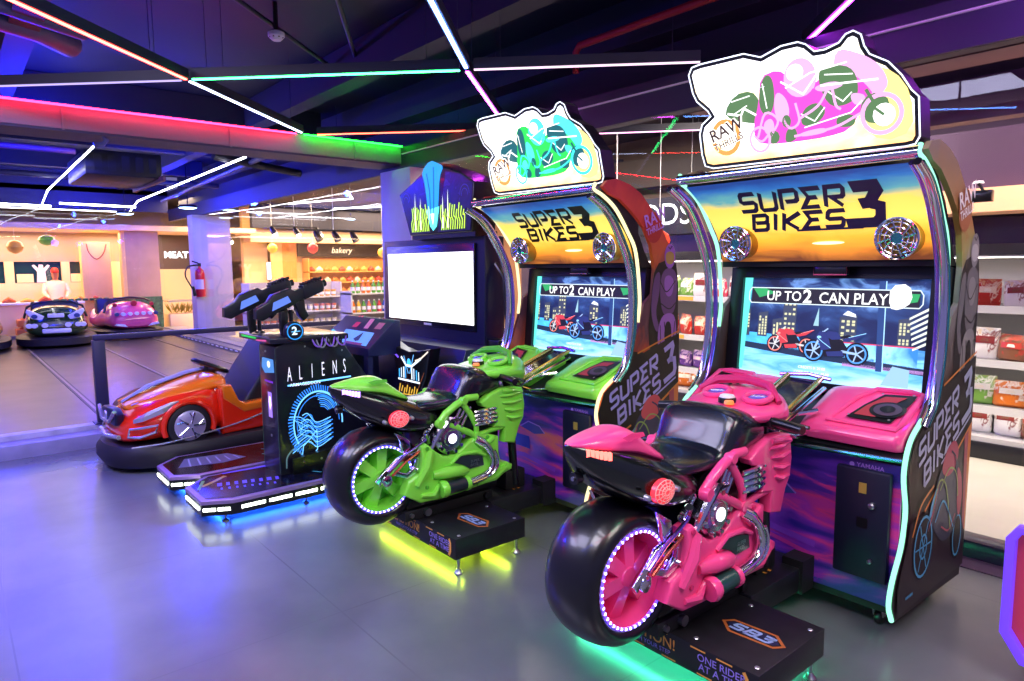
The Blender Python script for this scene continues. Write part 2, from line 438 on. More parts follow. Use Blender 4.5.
            # title band
            A.poly([(-.715, .735), (-.66, .85), (-.54, .925), (-.40, 1.075), (-.3, 1.06), (.058, 1.16), (.058, .83), (-.50, .52), (-.668, .55)], ink).layer()
            A.line([(-.5, .52), (.058, .83)], .014, mat('gold_ink', 'd98a34', .4)); A.line([(-.36, 1.06), (.058, 1.175)], .01, mat('gold_ink', 'd98a34', .4))
            C_ = Art((sx * .5875, -.60, .745), (0, .90, .42), (0, -.42, .90), (1, 0, 0))
            ti = mat('title_ink_' + key, 'a9a3ea' if key == 'green' else 'a9b4cf', .35)
            C_.word('SUPER', 0, 0, .085, .072, .03, .02, ti, .35); C_.word('BIKES', .02, -.125, .085, .072, .03, .02, ti, .35); C_.word('3', .53, -.115, .185, .10, 0, .034, ti, .3)
            C_.line([(.22, -.15), (.62, -.15)], .012, ti)
            C_.mb.v = [v for v in C_.mb.v]; C_.build('title_lettering', po, label='slanted title lettering')
            # lower picture: racing motorcycle
            bw, bc, bd = [mat('low_%s_%d' % (key, i), c, .4) for i, c in enumerate(bottom)]
            A.poly([(-.655, .50), (-.5, .51), (.058, .82), (.05, .12), (-.75, .12), (-.76, .24), (-.68, .41)], mat('low_back_' + key, '241a22' if key != 'green' else '3a2028', .4)).layer()
            A.poly([(.01, .80), (.058, .82), (.045, .3), (.03, .3)], mat('low_warm_' + key, 'd9803a', .4)).layer(); A.poly([(-.04, .78), (.01, .80), (.03, .3), (-.0, .35)], mat('low_rose_' + key, 'a8485a', .4)).layer()
            A.poly(ell(-.50, .36, .115, .15, 22), mat('tyre_ink', '15161c', .5)).layer()
            A.line(ell(-.50, .36, .10, .135, 22), .012, bw, True); A.line(ell(-.50, .36, .04, .055, 12), .01, bw, True)
            for k in range(6): A.line([(-.5, .36), (-.5 + .09 * math.cos(k * 1.047), .36 + .12 * math.sin(k * 1.047))], .008, bw)
            A.poly(ell(-.07, .30, .07, .12, 18), mat('tyre_ink', '15161c', .5)).layer(); A.line(ell(-.07, .30, .055, .10, 18), .01, bw, True)
            for P_, m_ in (([(-.44, .47), (-.40, .60), (-.30, .71), (-.16, .72), (-.08, .62), (-.05, .45), (-.12, .33), (-.26, .31), (-.36, .38)], bd), ([(-.34, .67), (-.27, .77), (-.17, .79), (-.11, .72), (-.16, .64), (-.26, .62)], bc), ([(-.13, .66), (-.06, .60), (-.03, .48), (-.06, .38), (-.10, .44), (-.11, .56)], bc), ([(-.47, .45), (-.43, .56), (-.36, .62), (-.38, .52)], bw)): A.poly(smooth_closed(P_, 2), m_).layer()
            gl = mat('lime_line', '8fae5a', .4)
            for P_, w_, m_ in (([(-.42, .5), (-.36, .62), (-.28, .60), (-.22, .48), (-.18, .36)], .010, gl), ([(-.38, .44), (-.30, .52), (-.22, .46), (-.14, .36)], .010, bw), ([(-.34, .58), (-.24, .66), (-.14, .62), (-.10, .5)], .008, gl), ([(-.30, .40), (-.2, .36), (-.12, .42)], .008, bc), ([(-.64, .44), (-.56, .56), (-.42, .62)], .012, mat('gold_ink', 'd98a34', .4)), ([(-.22, .74), (-.16, .70), (-.14, .62)], .010, bd)): A.line([tuple(p) for p in spline(P_, 5)], w_, m_)
            for k in range(5): A.line([(-.46 + .01 * k, .42 + .02 * k), (-.40 + .012 * k, .50 + .03 * k)], .004, bc)
            [A.line([(-.68 + k * .016, .18), (-.668 + k * .016, .18)], .012, bw) for k in range(5)]
            A.build('panel_artwork', po); B.build('maker_badge', po, label='round badge')
    # inner reflective strip lights beside the banner
    # ---- marquee
    bn = MB(); nrm = (-.325, .36)
    bm_ = ramp_mat('sunset_print', [(0, '6b3a1e'), (.12, 'd98428'), (.3, 'f6b234'), (.5, 'ffdf62'), (.68, 'f2d75a'), (.8, '5aa0a0'), (.92, '2464a8'), (1, '1a3f86')], 2, 1.62, 2.0, .28, 5, .62, .35, 1., stretch=(.6, 1, 2.4))
    n = 10; vs = []
    for i in range(n + 1):
        t = i / n; z = 1.615 + .385 * t; y = mcurve(z)
        vs += [(-.545, y - .006, z), (.545, y - .006, z)]
    bn.add(vs, [(2 * i, 2 * i + 1, 2 * i + 3, 2 * i + 2) for i in range(n)], bm_, True)
    vs2 = [(x, y + .006, z) for x, y, z in vs]
    bn.add(vs2, [(2 * i, 2 * i + 2, 2 * i + 3, 2 * i + 1) for i in range(n)], BLACKM)
    mq = bn.build('marquee_banner', T_, fix=False)
    A = Art((0, 0, 0), (1, 0, 0), (0, 0, 1), (0, -1, 0)); A.k = 14
    ti = mat('title_navy', '241f52', .4) if key != 'green' else mat('title_black', '10101a', .4)
    A.word('SUPER', -.325, 1.868, .076, .078, .030, .019, ti, .45); A.word('BIKES', -.31, 1.775, .070, .078, .030, .019, ti, .45)
    A.word('3', .205, 1.785, .15, .115, 0, .044, ti, .3); A.line([(-.08, 1.765), (.24, 1.765)], .010, ti)
    sunm = em('fff6c0', 1.0); A.poly(ell(.06, 1.70, .08, .008, 16), sunm)
    A.mb.v = [(x, mcurve(z) + y - .004, z) for x, y, z in A.mb.v]
    A.build('title_lettering', mq, label='slanted title lettering')
    for sx in (1, -1):
        sp = MB(); c = (sx * .40, -.455, 1.71)
        sp.lathe([(0, .0), (.085, .0), (.088, -.02), (.088, -.10)], (0, 0, 0), 'y', mat('speaker_can', 'b8923a', .35, .4), 28)
        sp.lathe([(0, -.012), (.03, -.014), (.033, -.006)], (0, 0, 0), 'y', mat('teal_chrome', '66c8b8', .2, 1.), 18)
        sp.v = [(x, y if y > -.05 else y, z) for x, y, z in sp.v]
        g = MB()
        for r in (.028, .05, .072, .088):
            g.tube([(r * math.cos(a), -.012, r * math.sin(a)) for a in [i * PI / 16 for i in range(32)]], .0045 if r < .08 else .008, CHROME, 6, closed=True)
        for k in range(12):
            a = k * PI / 6; g.tube([(.028 * math.cos(a), -.012, .028 * math.sin(a)), (.088 * math.cos(a + .25), -.012, .088 * math.sin(a + .25))], .005, CHROME, 6)
        sp2 = MB(); sp2.lathe([(0, 0), (.083, 0), (.088, .012), (.088, .14)], (0, 0, 0), 'y', mat('speaker_can', 'b8923a', .35, .4), 28)
        sp2.lathe([(0, -.004), (.026, -.006), (.03, 0)], (0, 0, 0), 'y', mat('teal_chrome', '66c8b8', .2, 1.), 18)
        M_ = Matrix.Translation(c) @ Matrix.Rotation(.12, 4, 'X')
        sp2.xform(M_); g.xform(M_)
        so = sp2.build('speaker', mq); g.build('speaker_grille', so)
    t = MB(); t.tube([(-.57, -.735, 2.035), (.57, -.735, 2.035)], .026, CHROME, 14)
    t.build('chrome_bar', T_)
    for sx in (1, -1):
        t = MB(); pts = spline([(sx * .577, -.785, 1.99), (sx * .577, -.66, 1.92), (sx * .577, -.555, 1.80), (sx * .577, -.435, 1.57), (sx * .577, -.41, 1.27), (sx * .577, -.46, 1.02), (sx * .575, -.56, .905)], 5)
        t.tube([(p.x + sx * .008, p.y - .012, p.z) for p in pts], .017, CHROME, 12); t.tube([(p.x - sx * .022, p.y + .012, p.z) for p in pts], .012, mat('violet_chrome', 'b48cff', .2, 1.), 10)
        t.tube([(p.x + sx * .014, p.y + .02, p.z) for p in pts], .010, mat('teal_chrome', '66c8b8', .2, 1.), 10)
        t.build('curved_tube', T_, label='chrome tube bowed along the screen side')
    # ---- screen
    st, W, H = .0883, .476, .2675; V = Vector((0, math.sin(st), math.cos(st))); Nn = Vector((0, -math.cos(st), math.sin(st))); C0 = Vector((0, -.245, 1.257))
    def sq(w0, w1, h0, h1, d0, d1, m, mb):
        vs = []
        for dd in (d0, d1):
            for h in (h0, h1):
                for w in (w0, w1): vs.append(C0 + Vector((w, 0, 0)) + V * h + Nn * dd)
        mb.add(vs, [(0, 2, 3, 1), (4, 5, 7, 6), (0, 1, 5, 4), (2, 6, 7, 3), (0, 4, 6, 2), (1, 3, 7, 5)], m)
    s_ = MB(); bz = mat('bezel', '0e1018', .3)
    sq(-.55, .55, H, H + .055, -.03, .028, bz, s_); sq(-.55, .55, -H - .05, -H, -.03, .028, bz, s_)
    sq(-.55, -W, -H, H, -.03, .028, bz, s_); sq(W, .55, -H, H, -.03, .028, bz, s_)
    so = s_.build('screen_bezel', T_)
    s_ = MB(); sq(-W, W, -H, H, -.02, .0, BLACK, s_); sc = s_.build('screen', T_)
    SKY_ = ramp_mat('night_sky_picture', [(0, '0a1230'), (.35, '131f44'), (.55, '223a66'), (.7, '5478a8'), (.8, '1a2c58'), (1, '0c1430')], 2, 1.1, 1.6, 1.5, 4, .95, .5, .6, stretch=(1, 1, 1.6)); ROAD_ = ramp_mat('street_picture', [(0, '9ad0f0'), (.3, '4a94c4'), (.5, '7cc0e8'), (.7, '3a78a8'), (1, '2a5888')], 2, .98, 1.25, 1.3, 5, .95, .5, .8, stretch=(.5, 1, 3))
    A = Art(C0 - V * H - Vector((W, 0, 0)), (1, 0, 0), V, Nn, .0008); SW, SH = 2 * W, 2 * H; E_ = screen_em
    q = lambda pts: [(u * SW, (1 - v) * SH) for u, v in pts]
    A.poly(q([(0, 0), (1, 0), (1, .62), (0, .60)]), SKY_); A.poly(q([(0, .60), (1, .62), (1, 1), (0, 1)]), ROAD_); A.layer()
    A.layer()
    WALLP = ramp_mat('mural_picture', [(0, '2f86c4'), (.4, '4ab0e8'), (.52, '2a60b0'), (.62, '8ad0f8'), (1, '2c70c0')], 0, -.5, .5, 1.4, 9, .95, .5, .5); A.poly(q([(0, .56), (.35, .58), (.4, .72), (.0, .66)]), WALLP); A.poly(q([(.58, .60), (.96, .60), (.96, .78), (.6, .74)]), WALLP)
    A.poly(q([(0, .66), (.5, .72), (1, .78), (1, .84), (.4, .78), (0, .72)]), E_('1c2c4a')); A.poly(q([(.6, .79), (1, .80), (1, .83), (.6, .82)]), E_('b78ad0')); A.layer()
    for u0, u1, v0 in ((.0, .05, .34), (.1, .16, .36), (.19, .25, .42), (.25, .33, .22), (.57, .66, .36), (.86, .92, .36)):
        A.poly(q([(u0, v0), (u1, v0 - .02), (u1, .6), (u0, .6)]), E_('39415a')); A.layer()
        for i in range(7):
            for j in range(3):
                if random.random() < .72:
                    uu = u0 + (u1 - u0) * (.12 + j * .3); vv = v0 + .03 + i * (.56 - v0) / 7
                    A.poly(q([(uu, vv), (uu + (u1 - u0) * .18, vv), (uu + (u1 - u0) * .18, vv + .022), (uu, vv + .022)]), E_('c9c7a0'))
        A.layer(-1)
    A.layer(2)
    A.poly(q([(.585, .34), (.61, .30), (.65, .33), (.655, .36)]), E_('e8f0ff'))
    for i in range(7):
        A.poly(q([(.91 + .004 * i, .34 + .045 * i), (1, .24 + .05 * i), (1, .265 + .05 * i), (.91 + .004 * i, .36 + .045 * i)]), E_('dfe6d8'))
    A.poly(q([(.755, .02), (.785, .02), (.80, .84), (.77, .84)]), E_('23407a')); A.poly(q([(.787, .02), (.792, .02), (.806, .84), (.801, .84)]), E_('a7d8ff'))
    A.poly(q([(.59, .595), (.96, .595), (.96, .607), (.59, .607)]), E_('d04a6a')); A.poly(q([(.43, .46), (.455, .28), (.46, .46)]), E_('8fb8c8')); A.layer()
    A.poly(q([(0, .0), (.05, .0), (.02, .95), (0, .95)]), E_('5fe0d0')); A.poly(q([(.80, .96), (.93, .96), (.93, .80), (.85, .78)]), E_('8fb6e0')); A.layer()
    # banner box
    A.poly(q([(.05, .10), (.95, .10), (.95, .255), (.05, .255)]), E_('1c1a26')); A.layer()
    A.line(q([(.05, .10), (.95, .10), (.965, .14), (.965, .22), (.95, .255), (.05, .255), (.035, .22), (.035, .14)]), .005, E_('cfe0e8'), True)
    A.poly(q([(.06, .11), (.13, .10), (.2, .15), (.1, .2)]), E_('2c9a5a')); A.poly(q([(.85, .13), (.95, .13), (.94, .2), (.88, .22)]), E_('2c9a5a')); A.layer()
    A.text('UP TO', .145 * SW, (1 - .225) * SH, .052, E_('ffffff'), bold=.012, sx=.93); A.text('2', .36 * SW, (1 - .24) * SH, .07, E_('ffffff'), bold=.03); A.text('CAN PLAY', .45 * SW, (1 - .235) * SH, .055, E_('ffffff'), bold=.012, sx=.93)
    A.poly(q(smooth_closed([(.81, .06), (.90, .04), (.92, .2), (.86, .28), (.81, .26)])), E_('ffffff')) if key == 'pink' else A.poly(q(smooth_closed([(.93, .08), (1, .1), (.99, .3), (.94, .3)])), E_('e8f4ff'))
    A.text('CREDITS 0: 20.00', .44 * SW, (1 - .885) * SH, .014, E_('ffffff'), 'CENTER', bold=.01); A.text('COST TO PLAY: 20.00', .44 * SW, (1 - .935) * SH, .014, E_('ffffff'), 'CENTER', bold=.01)
    bike_art(A, .31 * SW, .335 * SH, .135, E_('c23a44'), E_('121420'), E_('e07a70'), E_('c8c8d0'), -1, E_('ff9090'))
    bike_art(A, .56 * SW, .30 * SH, .165, E_('26306e'), E_('0d0e18'), E_('4a90e0'), E_('9ab8e8'), -1, E_('8fd0ff'))
    A.build('screen_picture', sc, label='lit picture of two motorbikes in a night city')
    s_ = MB(); s_.box(-.035, .125, -.325, -.285, 1.545, 1.59, BLACK, .006); s_.tube([(-.037, -.327, 1.545), (.127, -.327, 1.545), (.127, -.327, 1.592), (-.037, -.327, 1.592)], .004, mat('violet_chrome', 'b48cff', .2, 1.) if key == 'green' else mat('rose_trim', 'd85a80', .3), 6, closed=True)
    s_.build('camera_housing', T_)
    # ---- topper
    SH_ = lambda mb: setattr(mb, 'v', [(x, y - .29 * (z - 2.1), z) for x, y, z in mb.v])
    t = MB(); t.prism(TOP, 'y', -.60, -.50, mat('topper_edge', '15171c', .35)); SH_(t); to = t.build('topper_sign', T_)
    t = MB(); t.box(-.22, .28, -.60, -.40, 2.03, 2.10, BLACKM); t.box(-.42, .45, -.69, -.45, 2.03, 2.062, mat('topper_base_' + key, '3a1a4c', .35)); t.build('topper_mount', T_)
    t = MB(); t.tube([(x, -.604, z) for x, z in inset(TOP, .004)], .003, em('dfe6ff', 1.6), 6, closed=True); SH_(t); t.build('topper_outline_light', to)
    F1 = math.hypot(1, .29)
    A = Art((0, -.602, 2.1), (1, 0, 0), (0, -.29, 1), (0, -1, -.29), .0012)
    tp = lambda pts: [(x, (z - 2.1) * F1) for x, z in pts]
    face = inset(TOP, .022)
    A.poly(tp(face), ramp_mat('topper_sunset', [(0, 'ffc070'), (.16, 'ffe6a0'), (.30, 'ffffff'), (.55, 'ffffff'), (.66, 'fff0b8'), (.78, 'ffffff'), (1, 'ffffff')], 2, 2.08, 2.62, .7, 3.5, 1.15, .5, 1., stretch=(1, 1, 2))); A.layer()
    c = [em(h, 1.0) for h in topper_cols]   # body, dark, bright line, pale, warm1, warm2
    A.poly(tp(smooth_closed([(.34, 2.42), (.44, 2.38), (.50, 2.28), (.50, 2.14), (.38, 2.11), (.28, 2.2), (.30, 2.34)])), em('fbdc80', 1.1)); A.layer()
    A.poly(tp(smooth_closed([(.20, 2.52), (.32, 2.47), (.40, 2.40), (.42, 2.31), (.30, 2.28), (.20, 2.34)], 2)), c[3]); A.layer()
    A.poly(tp(smooth_closed([(-.35, 2.35), (-.28, 2.42), (-.19, 2.421), (-.152, 2.368), (-.17, 2.27), (-.24, 2.285), (-.318, 2.31)])), c[1]); A.layer()
    A.line(tp([(-.33, 2.34), (-.26, 2.32), (-.24, 2.35), (-.18, 2.31)]), .01, em('ffffff', 1.2))
    A.poly(tp(smooth_closed([(-.14, 2.47), (-.05, 2.485), (.0, 2.44), (.111, 2.391), (.159, 2.422), (.259, 2.415), (.32, 2.36), (.36, 2.30), (.30, 2.25), (.25, 2.18), (.15, 2.165), (.0, 2.165), (-.12, 2.17), (-.2, 2.19), (-.2, 2.27), (-.16, 2.36)])), c[0]); A.layer()
    for P_ in ([(.12, 2.44), (.20, 2.455), (.29, 2.42), (.30, 2.31), (.24, 2.28), (.16, 2.29)], [(-.15, 2.42), (-.11, 2.48), (-.075, 2.45), (-.08, 2.34), (-.12, 2.29), (-.16, 2.33)], [(.05, 2.30), (.12, 2.32), (.16, 2.27), (.10, 2.22), (.03, 2.23)], [(-.04, 2.22), (.0, 2.24), (.02, 2.18), (-.05, 2.16)], [(.2, 2.25), (.28, 2.24), (.27, 2.19), (.19, 2.2)]): A.poly(tp(smooth_closed(P_, 2)), c[1])
    A.layer()
    for P_ in ([(-.07, 2.40), (-.02, 2.36), (-.01, 2.28), (-.06, 2.25), (-.09, 2.31)], [(.10, 2.38), (.2, 2.39), (.25, 2.36), (.14, 2.35)], [(.02, 2.20), (.14, 2.21), (.16, 2.185), (.03, 2.18)], [(-.15, 2.27), (-.10, 2.29), (-.09, 2.23), (-.14, 2.21)], [(.26, 2.33), (.33, 2.31), (.31, 2.27), (.27, 2.28)]): A.poly(tp(smooth_closed(P_, 2)), c[3])
    A.layer()
    for P_ in ([(.16, 2.42), (.28, 2.40)], [(.17, 2.35), (.23, 2.30), (.27, 2.33)], [(-.13, 2.44), (-.12, 2.33)], [(.04, 2.28), (.10, 2.24), (.15, 2.29)], [(-.3, 2.39), (-.2, 2.40)], [(-.3, 2.33), (-.22, 2.36)], [(.05, 2.22), (.26, 2.25), (.31, 2.29)]): A.line(tp(P_), .005, em('ffffff', 1.2))
    A.poly(tp(ell(.05, 2.43, .075, .08, 20)), c[3]); A.layer(); A.poly(tp(ell(.03, 2.455, .04, .035, 14)), em('ffffff', 1.1)); A.poly(tp([(-.03, 2.42), (.03, 2.375), (.11, 2.375), (.13, 2.42), (.05, 2.39)]), c[2]); A.line(tp([(-.04, 2.43), (.06, 2.36), (.13, 2.43)]), .008, em('ffffff', 1.3)); A.layer()
    for pts in ([(-.18, 2.21), (-.13, 2.31), (-.07, 2.27), (-.12, 2.20)], [(-.06, 2.31), (-.02, 2.23), (.03, 2.25), (.02, 2.33)], [(.03, 2.26), (.12, 2.30), (.17, 2.36)], [(.19, 2.36), (.2, 2.29), (.22, 2.27)], [(.0, 2.19), (.18, 2.20), (.3, 2.24)], [(-.2, 2.22), (-.16, 2.19), (-.1, 2.24)]):
        A.line(tp([tuple(p) for p in spline(pts, 4)]), .011, c[2])
    A.line(tp([(.14, 2.38), (.38, 2.36)]), .008, em('ffffff', 1.2)); A.line(tp([(-.02, 2.4), (.1, 2.44), (.26, 2.45)]), .006, em('ffffff', 1.2))
    A.poly(tp(ell(-.03, 2.26, .022, .028, 10)), c[1]); A.poly(tp(ell(-.1, 2.20, .03, .03, 10)), c[1]); A.poly(tp(ell(.36, 2.25, .06, .06, 12)), c[1]); A.layer()
    A.line(tp(ell(.385, 2.225, .078, .075, 22)), .018, c[2], True); A.line(tp(ell(-.17, 2.20, .05, .055, 16)), .012, c[2], True); A.layer()
    A.poly(tp(ell(.395, 2.22, .045, .045, 14)), em('ffffff', 1.3)); A.layer(); A.line(tp([(.36, 2.27), (.33, 2.33)]), .014, c[1]); A.line(tp([(.395, 2.22), (.34, 2.27)]), .012, c[1])
    # maker badge and faint title
    A.line(tp(ell(-.35, 2.235, .072, .075, 22, )), .022, em('f09048', 1.0), True); A.layer()
    B = Art((-.42, -.602, 2.1), (.96, -.08, .26), (-.26, -.28, .92), (0, -1, -.29), .0012); B.O = Vector((-.425, -.602 - .29 * .12, 2.22)); B.k = A.k + 3
    B.text('RAW', -.002, -.002, .062, em('fff4ec', 1.2), bold=.07); B.text('THRILLS', -.002, -.049, .034, em('fff4ec', 1.2), bold=.05); B.layer(3); B.text('RAW', .0, .0, .060, em('3a2a28', .8), bold=.02); B.text('THRILLS', -.0, -.047, .034, em('3a2a28', .8), bold=.015)
    D_ = Art((-.44, -.602 - .29 * .345, 2.1 + .345), (1, 0, 0), (0, -.29, 1), (0, -1, -.29), .0012); D_.k = 5
    fc = em('d8d4e4', .95); D_.word('SUPER', 0, .04, .026, .03, .012, .006, fc, .4); D_.word('BIKES', .02, 0, .026, .03, .012, .006, fc, .4); D_.word('3', .25, .0, .065, .035, 0, .009, fc, .3)
    D_.line([(-.0, -.02), (.32, -.02)], .003, fc)
    A.build('topper_picture', to, label='backlit picture of a leaning motorcycle racer'); B.build('maker_badge', to); D_.build('title_lettering', to)
    # ---- dashboard
    db = MB(); db.prism([(-.69, .765), (-.70, .785), (-.3, .93), (-.25, .92), (-.25, .85)], 'x', -.553, .553, mat('dash_dark', '101418', .35)); dbo = db.build('dashboard', T_)
    t = MB(); t.tube([tuple(v) for v in spline([(-.555, -.70, .775), (-.2, -.735, .77), (0, -.75, .77), (.2, -.735, .77), (.555, -.70, .775)], 6)], .011, mat('teal_chrome', '66c8b8', .2, 1.), 8); t.build('dashboard_trim', dbo)
    for sx in (1, -1):
        p = MB()
        secs = []
        for k, xx in enumerate([.085, .10, .14, .24, .40, .52, .545]):
            ins = [.03, .012, 0, 0, 0, .006, .03][k]; lift = [-.035, -.02, -.008, 0, 0, 0, -.01][k]
            pr = [(-.69 + ins, .80), (-.705 + ins, .845 + lift), (-.69 + ins, .875 + lift), (-.62, .905 + lift), (-.50, .955 + lift), (-.40, .998 + lift), (-.345, 1.01 + lift), (-.315, .99 + lift), (-.31, .9), (-.35, .84)]
            secs.append([(sx * xx, y, z) for y, z in pr])
        p.loft(secs, BODY); po = p.build('speaker_pod', dbo); md = po.modifiers.new('b', 'BEVEL'); md.width = .008; md.segments = 2
        p = MB()   # raised rim
        def on_slope(x, y, up=.0): return (sx * x, y - up * .38, .905 + (y + .62) * .42 + up)
        p.tube([on_slope(*q_, .004) for q_ in ((.22, -.655), (.51, -.655), (.515, -.60), (.52, -.385), (.46, -.37), (.32, -.38), (.26, -.46))], .016, BODY, 8, closed=True, flat=.7)
        p.build('pod_rim', dbo)
        g = MB(); q0 = [(.285, -.625), (.32, -.52), (.37, -.42), (.50, -.405), (.50, -.46), (.475, -.625)]
        g.poly([on_slope(x, y, .010) for x, y in q0], BLACK)
        redm = mat('red_mesh', 'b43a44', .5)
        g.poly([on_slope(x, y, .012) for x, y in [(.31, -.60), (.335, -.52), (.38, -.44), (.47, -.43), (.44, -.48), (.40, -.60)]], redm)
        for r, mm, up in ((.075, BLACK, .014), (.058, mat('grey_cone', '6a5a70', .4, .5), .016), (.032, BLACK, .018)):
            g.poly([on_slope(.43 + r * math.cos(a), -.54 + r * 1.0 * math.sin(a) * .8, up) for a in [i * PI / 10 for i in range(20)]], mm)
        for q_ in ((.295, -.615), (.465, -.615), (.49, -.415), (.365, -.43)):
            g.poly([on_slope(q_[0] + .006 * math.cos(a), q_[1] + .006 * math.sin(a), .018) for a in [i * PI / 4 for i in range(8)]], SCREWM)
        g.build('speaker_mesh', dbo, label='black and red speaker mesh')
    w = MB()   # smoked screen and chrome rods between the pods
    w.add([(-.10, -.86, .90), (.06, -.86, .90), (.07, -.45, 1.03), (-.12, -.45, 1.03), (-.10, -.86, .892), (.06, -.86, .892), (.07, -.45, 1.022), (-.12, -.45, 1.022)], [(0, 1, 2, 3), (4, 7, 6, 5), (0, 4, 5, 1), (1, 5, 6, 2), (2, 6, 7, 3), (3, 7, 4, 0)], mat('smoked', '16181c', .15, coat=.5))
    w.build('windscreen', dbo, label='smoked windscreen')
    w = MB()
    for sx in (1, -1):
        w.tube([(sx * .085, -.90, .885), (sx * .085, -.44, 1.045)], .013, mat('gold_rod', 'e0dc8a', .2, .9), 8); w.tube([(sx * .11, -.90, .87), (sx * .115, -.48, 1.0)], .010, CHROME, 8); w.tube([(sx * .06, -.80, .90), (sx * .16, -.64, .92)], .012, CHROME, 8)
        w.tube([(sx * .07, -.92, .86), (sx * .18, -.88, .84), (sx * .15, -.72, .82)], .010, CHROME, 8)
    w.tube([(-.13, -.45, 1.04), (.02, -.45, 1.055), (.13, -.45, 1.04)], .010, mat('violet_chrome', 'b48cff', .2, 1.), 8)
    w.build('fork_rod', dbo)
    # ---- feet and casters of the cabinet
    for x, y in ((.47, -.62), (-.47, -.62), (.47, -.08), (-.47, -.08)):
        c_ = MB(); c_.lathe([(0, -.014), (.03, -.014), (.034, -.008), (.034, .008), (.03, .014), (0, .014)], (x, y, .034), 'x', BLACK, 18)
        c_.prism([(y - .018, .04), (y + .018, .04), (y + .03, .086), (y - .03, .086)], 'x', x - .022, x - .017, STEEL); c_.prism([(y - .018, .04), (y + .018, .04), (y + .03, .086), (y - .03, .086)], 'x', x + .017, x + .022, STEEL)
        c_.build('caster', T_)

    # ================= step platform
    SB = mat('step_black', '16161c', .42, noise=.25, nscale=20)
    p = MB(); p.box(-.497, .497, -1.684, -1.208, .089, .201, SB, .004); pl = p.build('step_platform', T_)
    p = MB(); p.box(-.15, .185, -1.205, -.69, .10, .21, SB, .004); p.box(.10, .20, -.80, -.69, .09, .245, BLACKM)
    gp = mat('gold_ink', 'd98a34', .4)
    p.build('floor_beam', T_)
    p = MB(); p.box(-.11, .13, -1.76, -1.15, .2015, .262, BLACKM, .008); p.box(-.10, .115, -1.74, -1.1, .262, .33, BLACK, .01); p.cyl((.13, -1.62, .235), (.15, -1.62, .235), .022, STEEL); p.cyl((.13, -1.72, .235), (.145, -1.72, .235), .012, STEEL); p.cyl((.12, -1.2, .235), (.15, -1.2, .235), .02, BLACK)
    p.build('bike_mount', T_)
    A = Art((0, -1.6845, 0), (1, 0, 0), (0, 0, 1), (0, -1, 0)); orr = mat('orange_ink', 'f0a848', .5); lv = mat('lavender_ink', '9a86e8', .5)
    A.text('CAUTION!', -.13, .138, .043, orr, bold=.015, sx=.98); A.text('WATCH YOUR STEP', -.1, .112, .018, lv, bold=.01)
    A.build('caution_lettering', pl, label='orange CAUTION! with lavender WATCH YOUR STEP'); A = Art((0, -1.6845, 0), (1, 0, 0), (0, 0, 1), (0, -1, 0))
    A.text('ONE RIDER', .25, .150, .028, lv, bold=.012); A.text('AT A TIME', .257, .115, .028, lv, bold=.012)
    for x in (-.28, -.12, .05, .22, .33): A.line([(x, .190), (x + .065, .190)], .006, orr)
    for x in (-.22, -.06, .09, .25): A.line([(x, .098), (x + .065, .098)], .006, orr)
    A.line([(.44, .10), (.452, .125), (.452, .17), (.44, .19)], .014, orr); A.line([(.43, .10), (.44, .12), (.44, .165)], .005, orr)
    A.build('warning_lettering', pl, label='lavender ONE RIDER AT A TIME lettering with orange bars')
    for sx in (1, -1):
        A = Art((sx * .335, -1.45, .2012), (1, 0, 0), (0, 1, 0), (0, 0, 1))
        o1 = [(-.125, .0), (-.10, .035), (.07, .05), (.125, .0), (.10, -.035), (-.07, -.05)]
        A.line(o1, .012, mat('rust_ink', 'b0602c', .5), True); A.layer(); A.poly(inset(o1, .012), mat('deep_blue_ink', '1c2244', .5)); A.layer()
        A.word('SB3', -.085, -.022, .042, .04, .018, .013, mat('pale_blue_ink', '8fa4d8', .4), .35)
        for qx in (-.12, .13):
            for qy in (-.19, .19):
                bo = MB(); bo.lathe([(0, .003), (.008, .003), (.010, .001), (.010, 0)], (sx * .335 + qx, -1.45 + qy, .2008), 'z', SCREWM, 10); bo.build('bolt', pl)
        A.build('step_logo', pl, label='blue and orange emblem')
    A = Art((0, -.95, .2105), (1, 0, 0), (0, 1, 0), (0, 0, 1))
    [A.line([(k * .024, .03 - .04 * r_), (k * .024 + .016, .03 - .04 * r_)], .014, gp) for k in range(5) for r_ in (0, 1)]; A.build('beam_lettering', T_)
    for x in (-.465, .465):
        for y in (-1.645, -1.25):
            f = MB(); f.cyl((x, y, .02), (x, y, .089), .0085, STEEL, 10); f.lathe([(0, 0), (.022, 0), (.024, .006), (.014, .018), (.012, .024), (0, .024)], (x, y, .0), 'z', STEEL, 16); f.build('levelling_foot', pl)
    for x in (-.36, .30):
        c_ = MB(); c_.lathe([(0, -.012), (.027, -.012), (.03, -.008), (.03, .008), (.027, .012), (0, .012)], (x, -1.40, .030), 'y', BLACK, 18); c_.box(x - .02, x + .02, -1.425, -1.375, .055, .09, BLACKM); c_.build('caster', pl)
    u = MB(); 
    for y in (-1.60, -1.28): u.box(-.44, .44, y - .006, y + .006, .080, .089, em(glow, 34))
    u.build('underglow_strip', pl, label='coloured light strip under the platform')

    # ================= motorcycle
    BK = MB()
    lower = [(-1.8, .38), (-1.7, .318), (-1.57, .31), (-1.46, .315), (-1.26, .33), (-1.05, .38), (-1.045, .41), (-1.09, .435), (-1.13, .43), (-1.15, .50), (-1.15, .60), (-1.25, .635), (-1.35, .62), (-1.42, .57), (-1.47, .545), (-1.54, .55), (-1.59, .585), (-1.65, .64), (-1.69, .63), (-1.68, .55), (-1.695, .48), (-1.77, .45)]
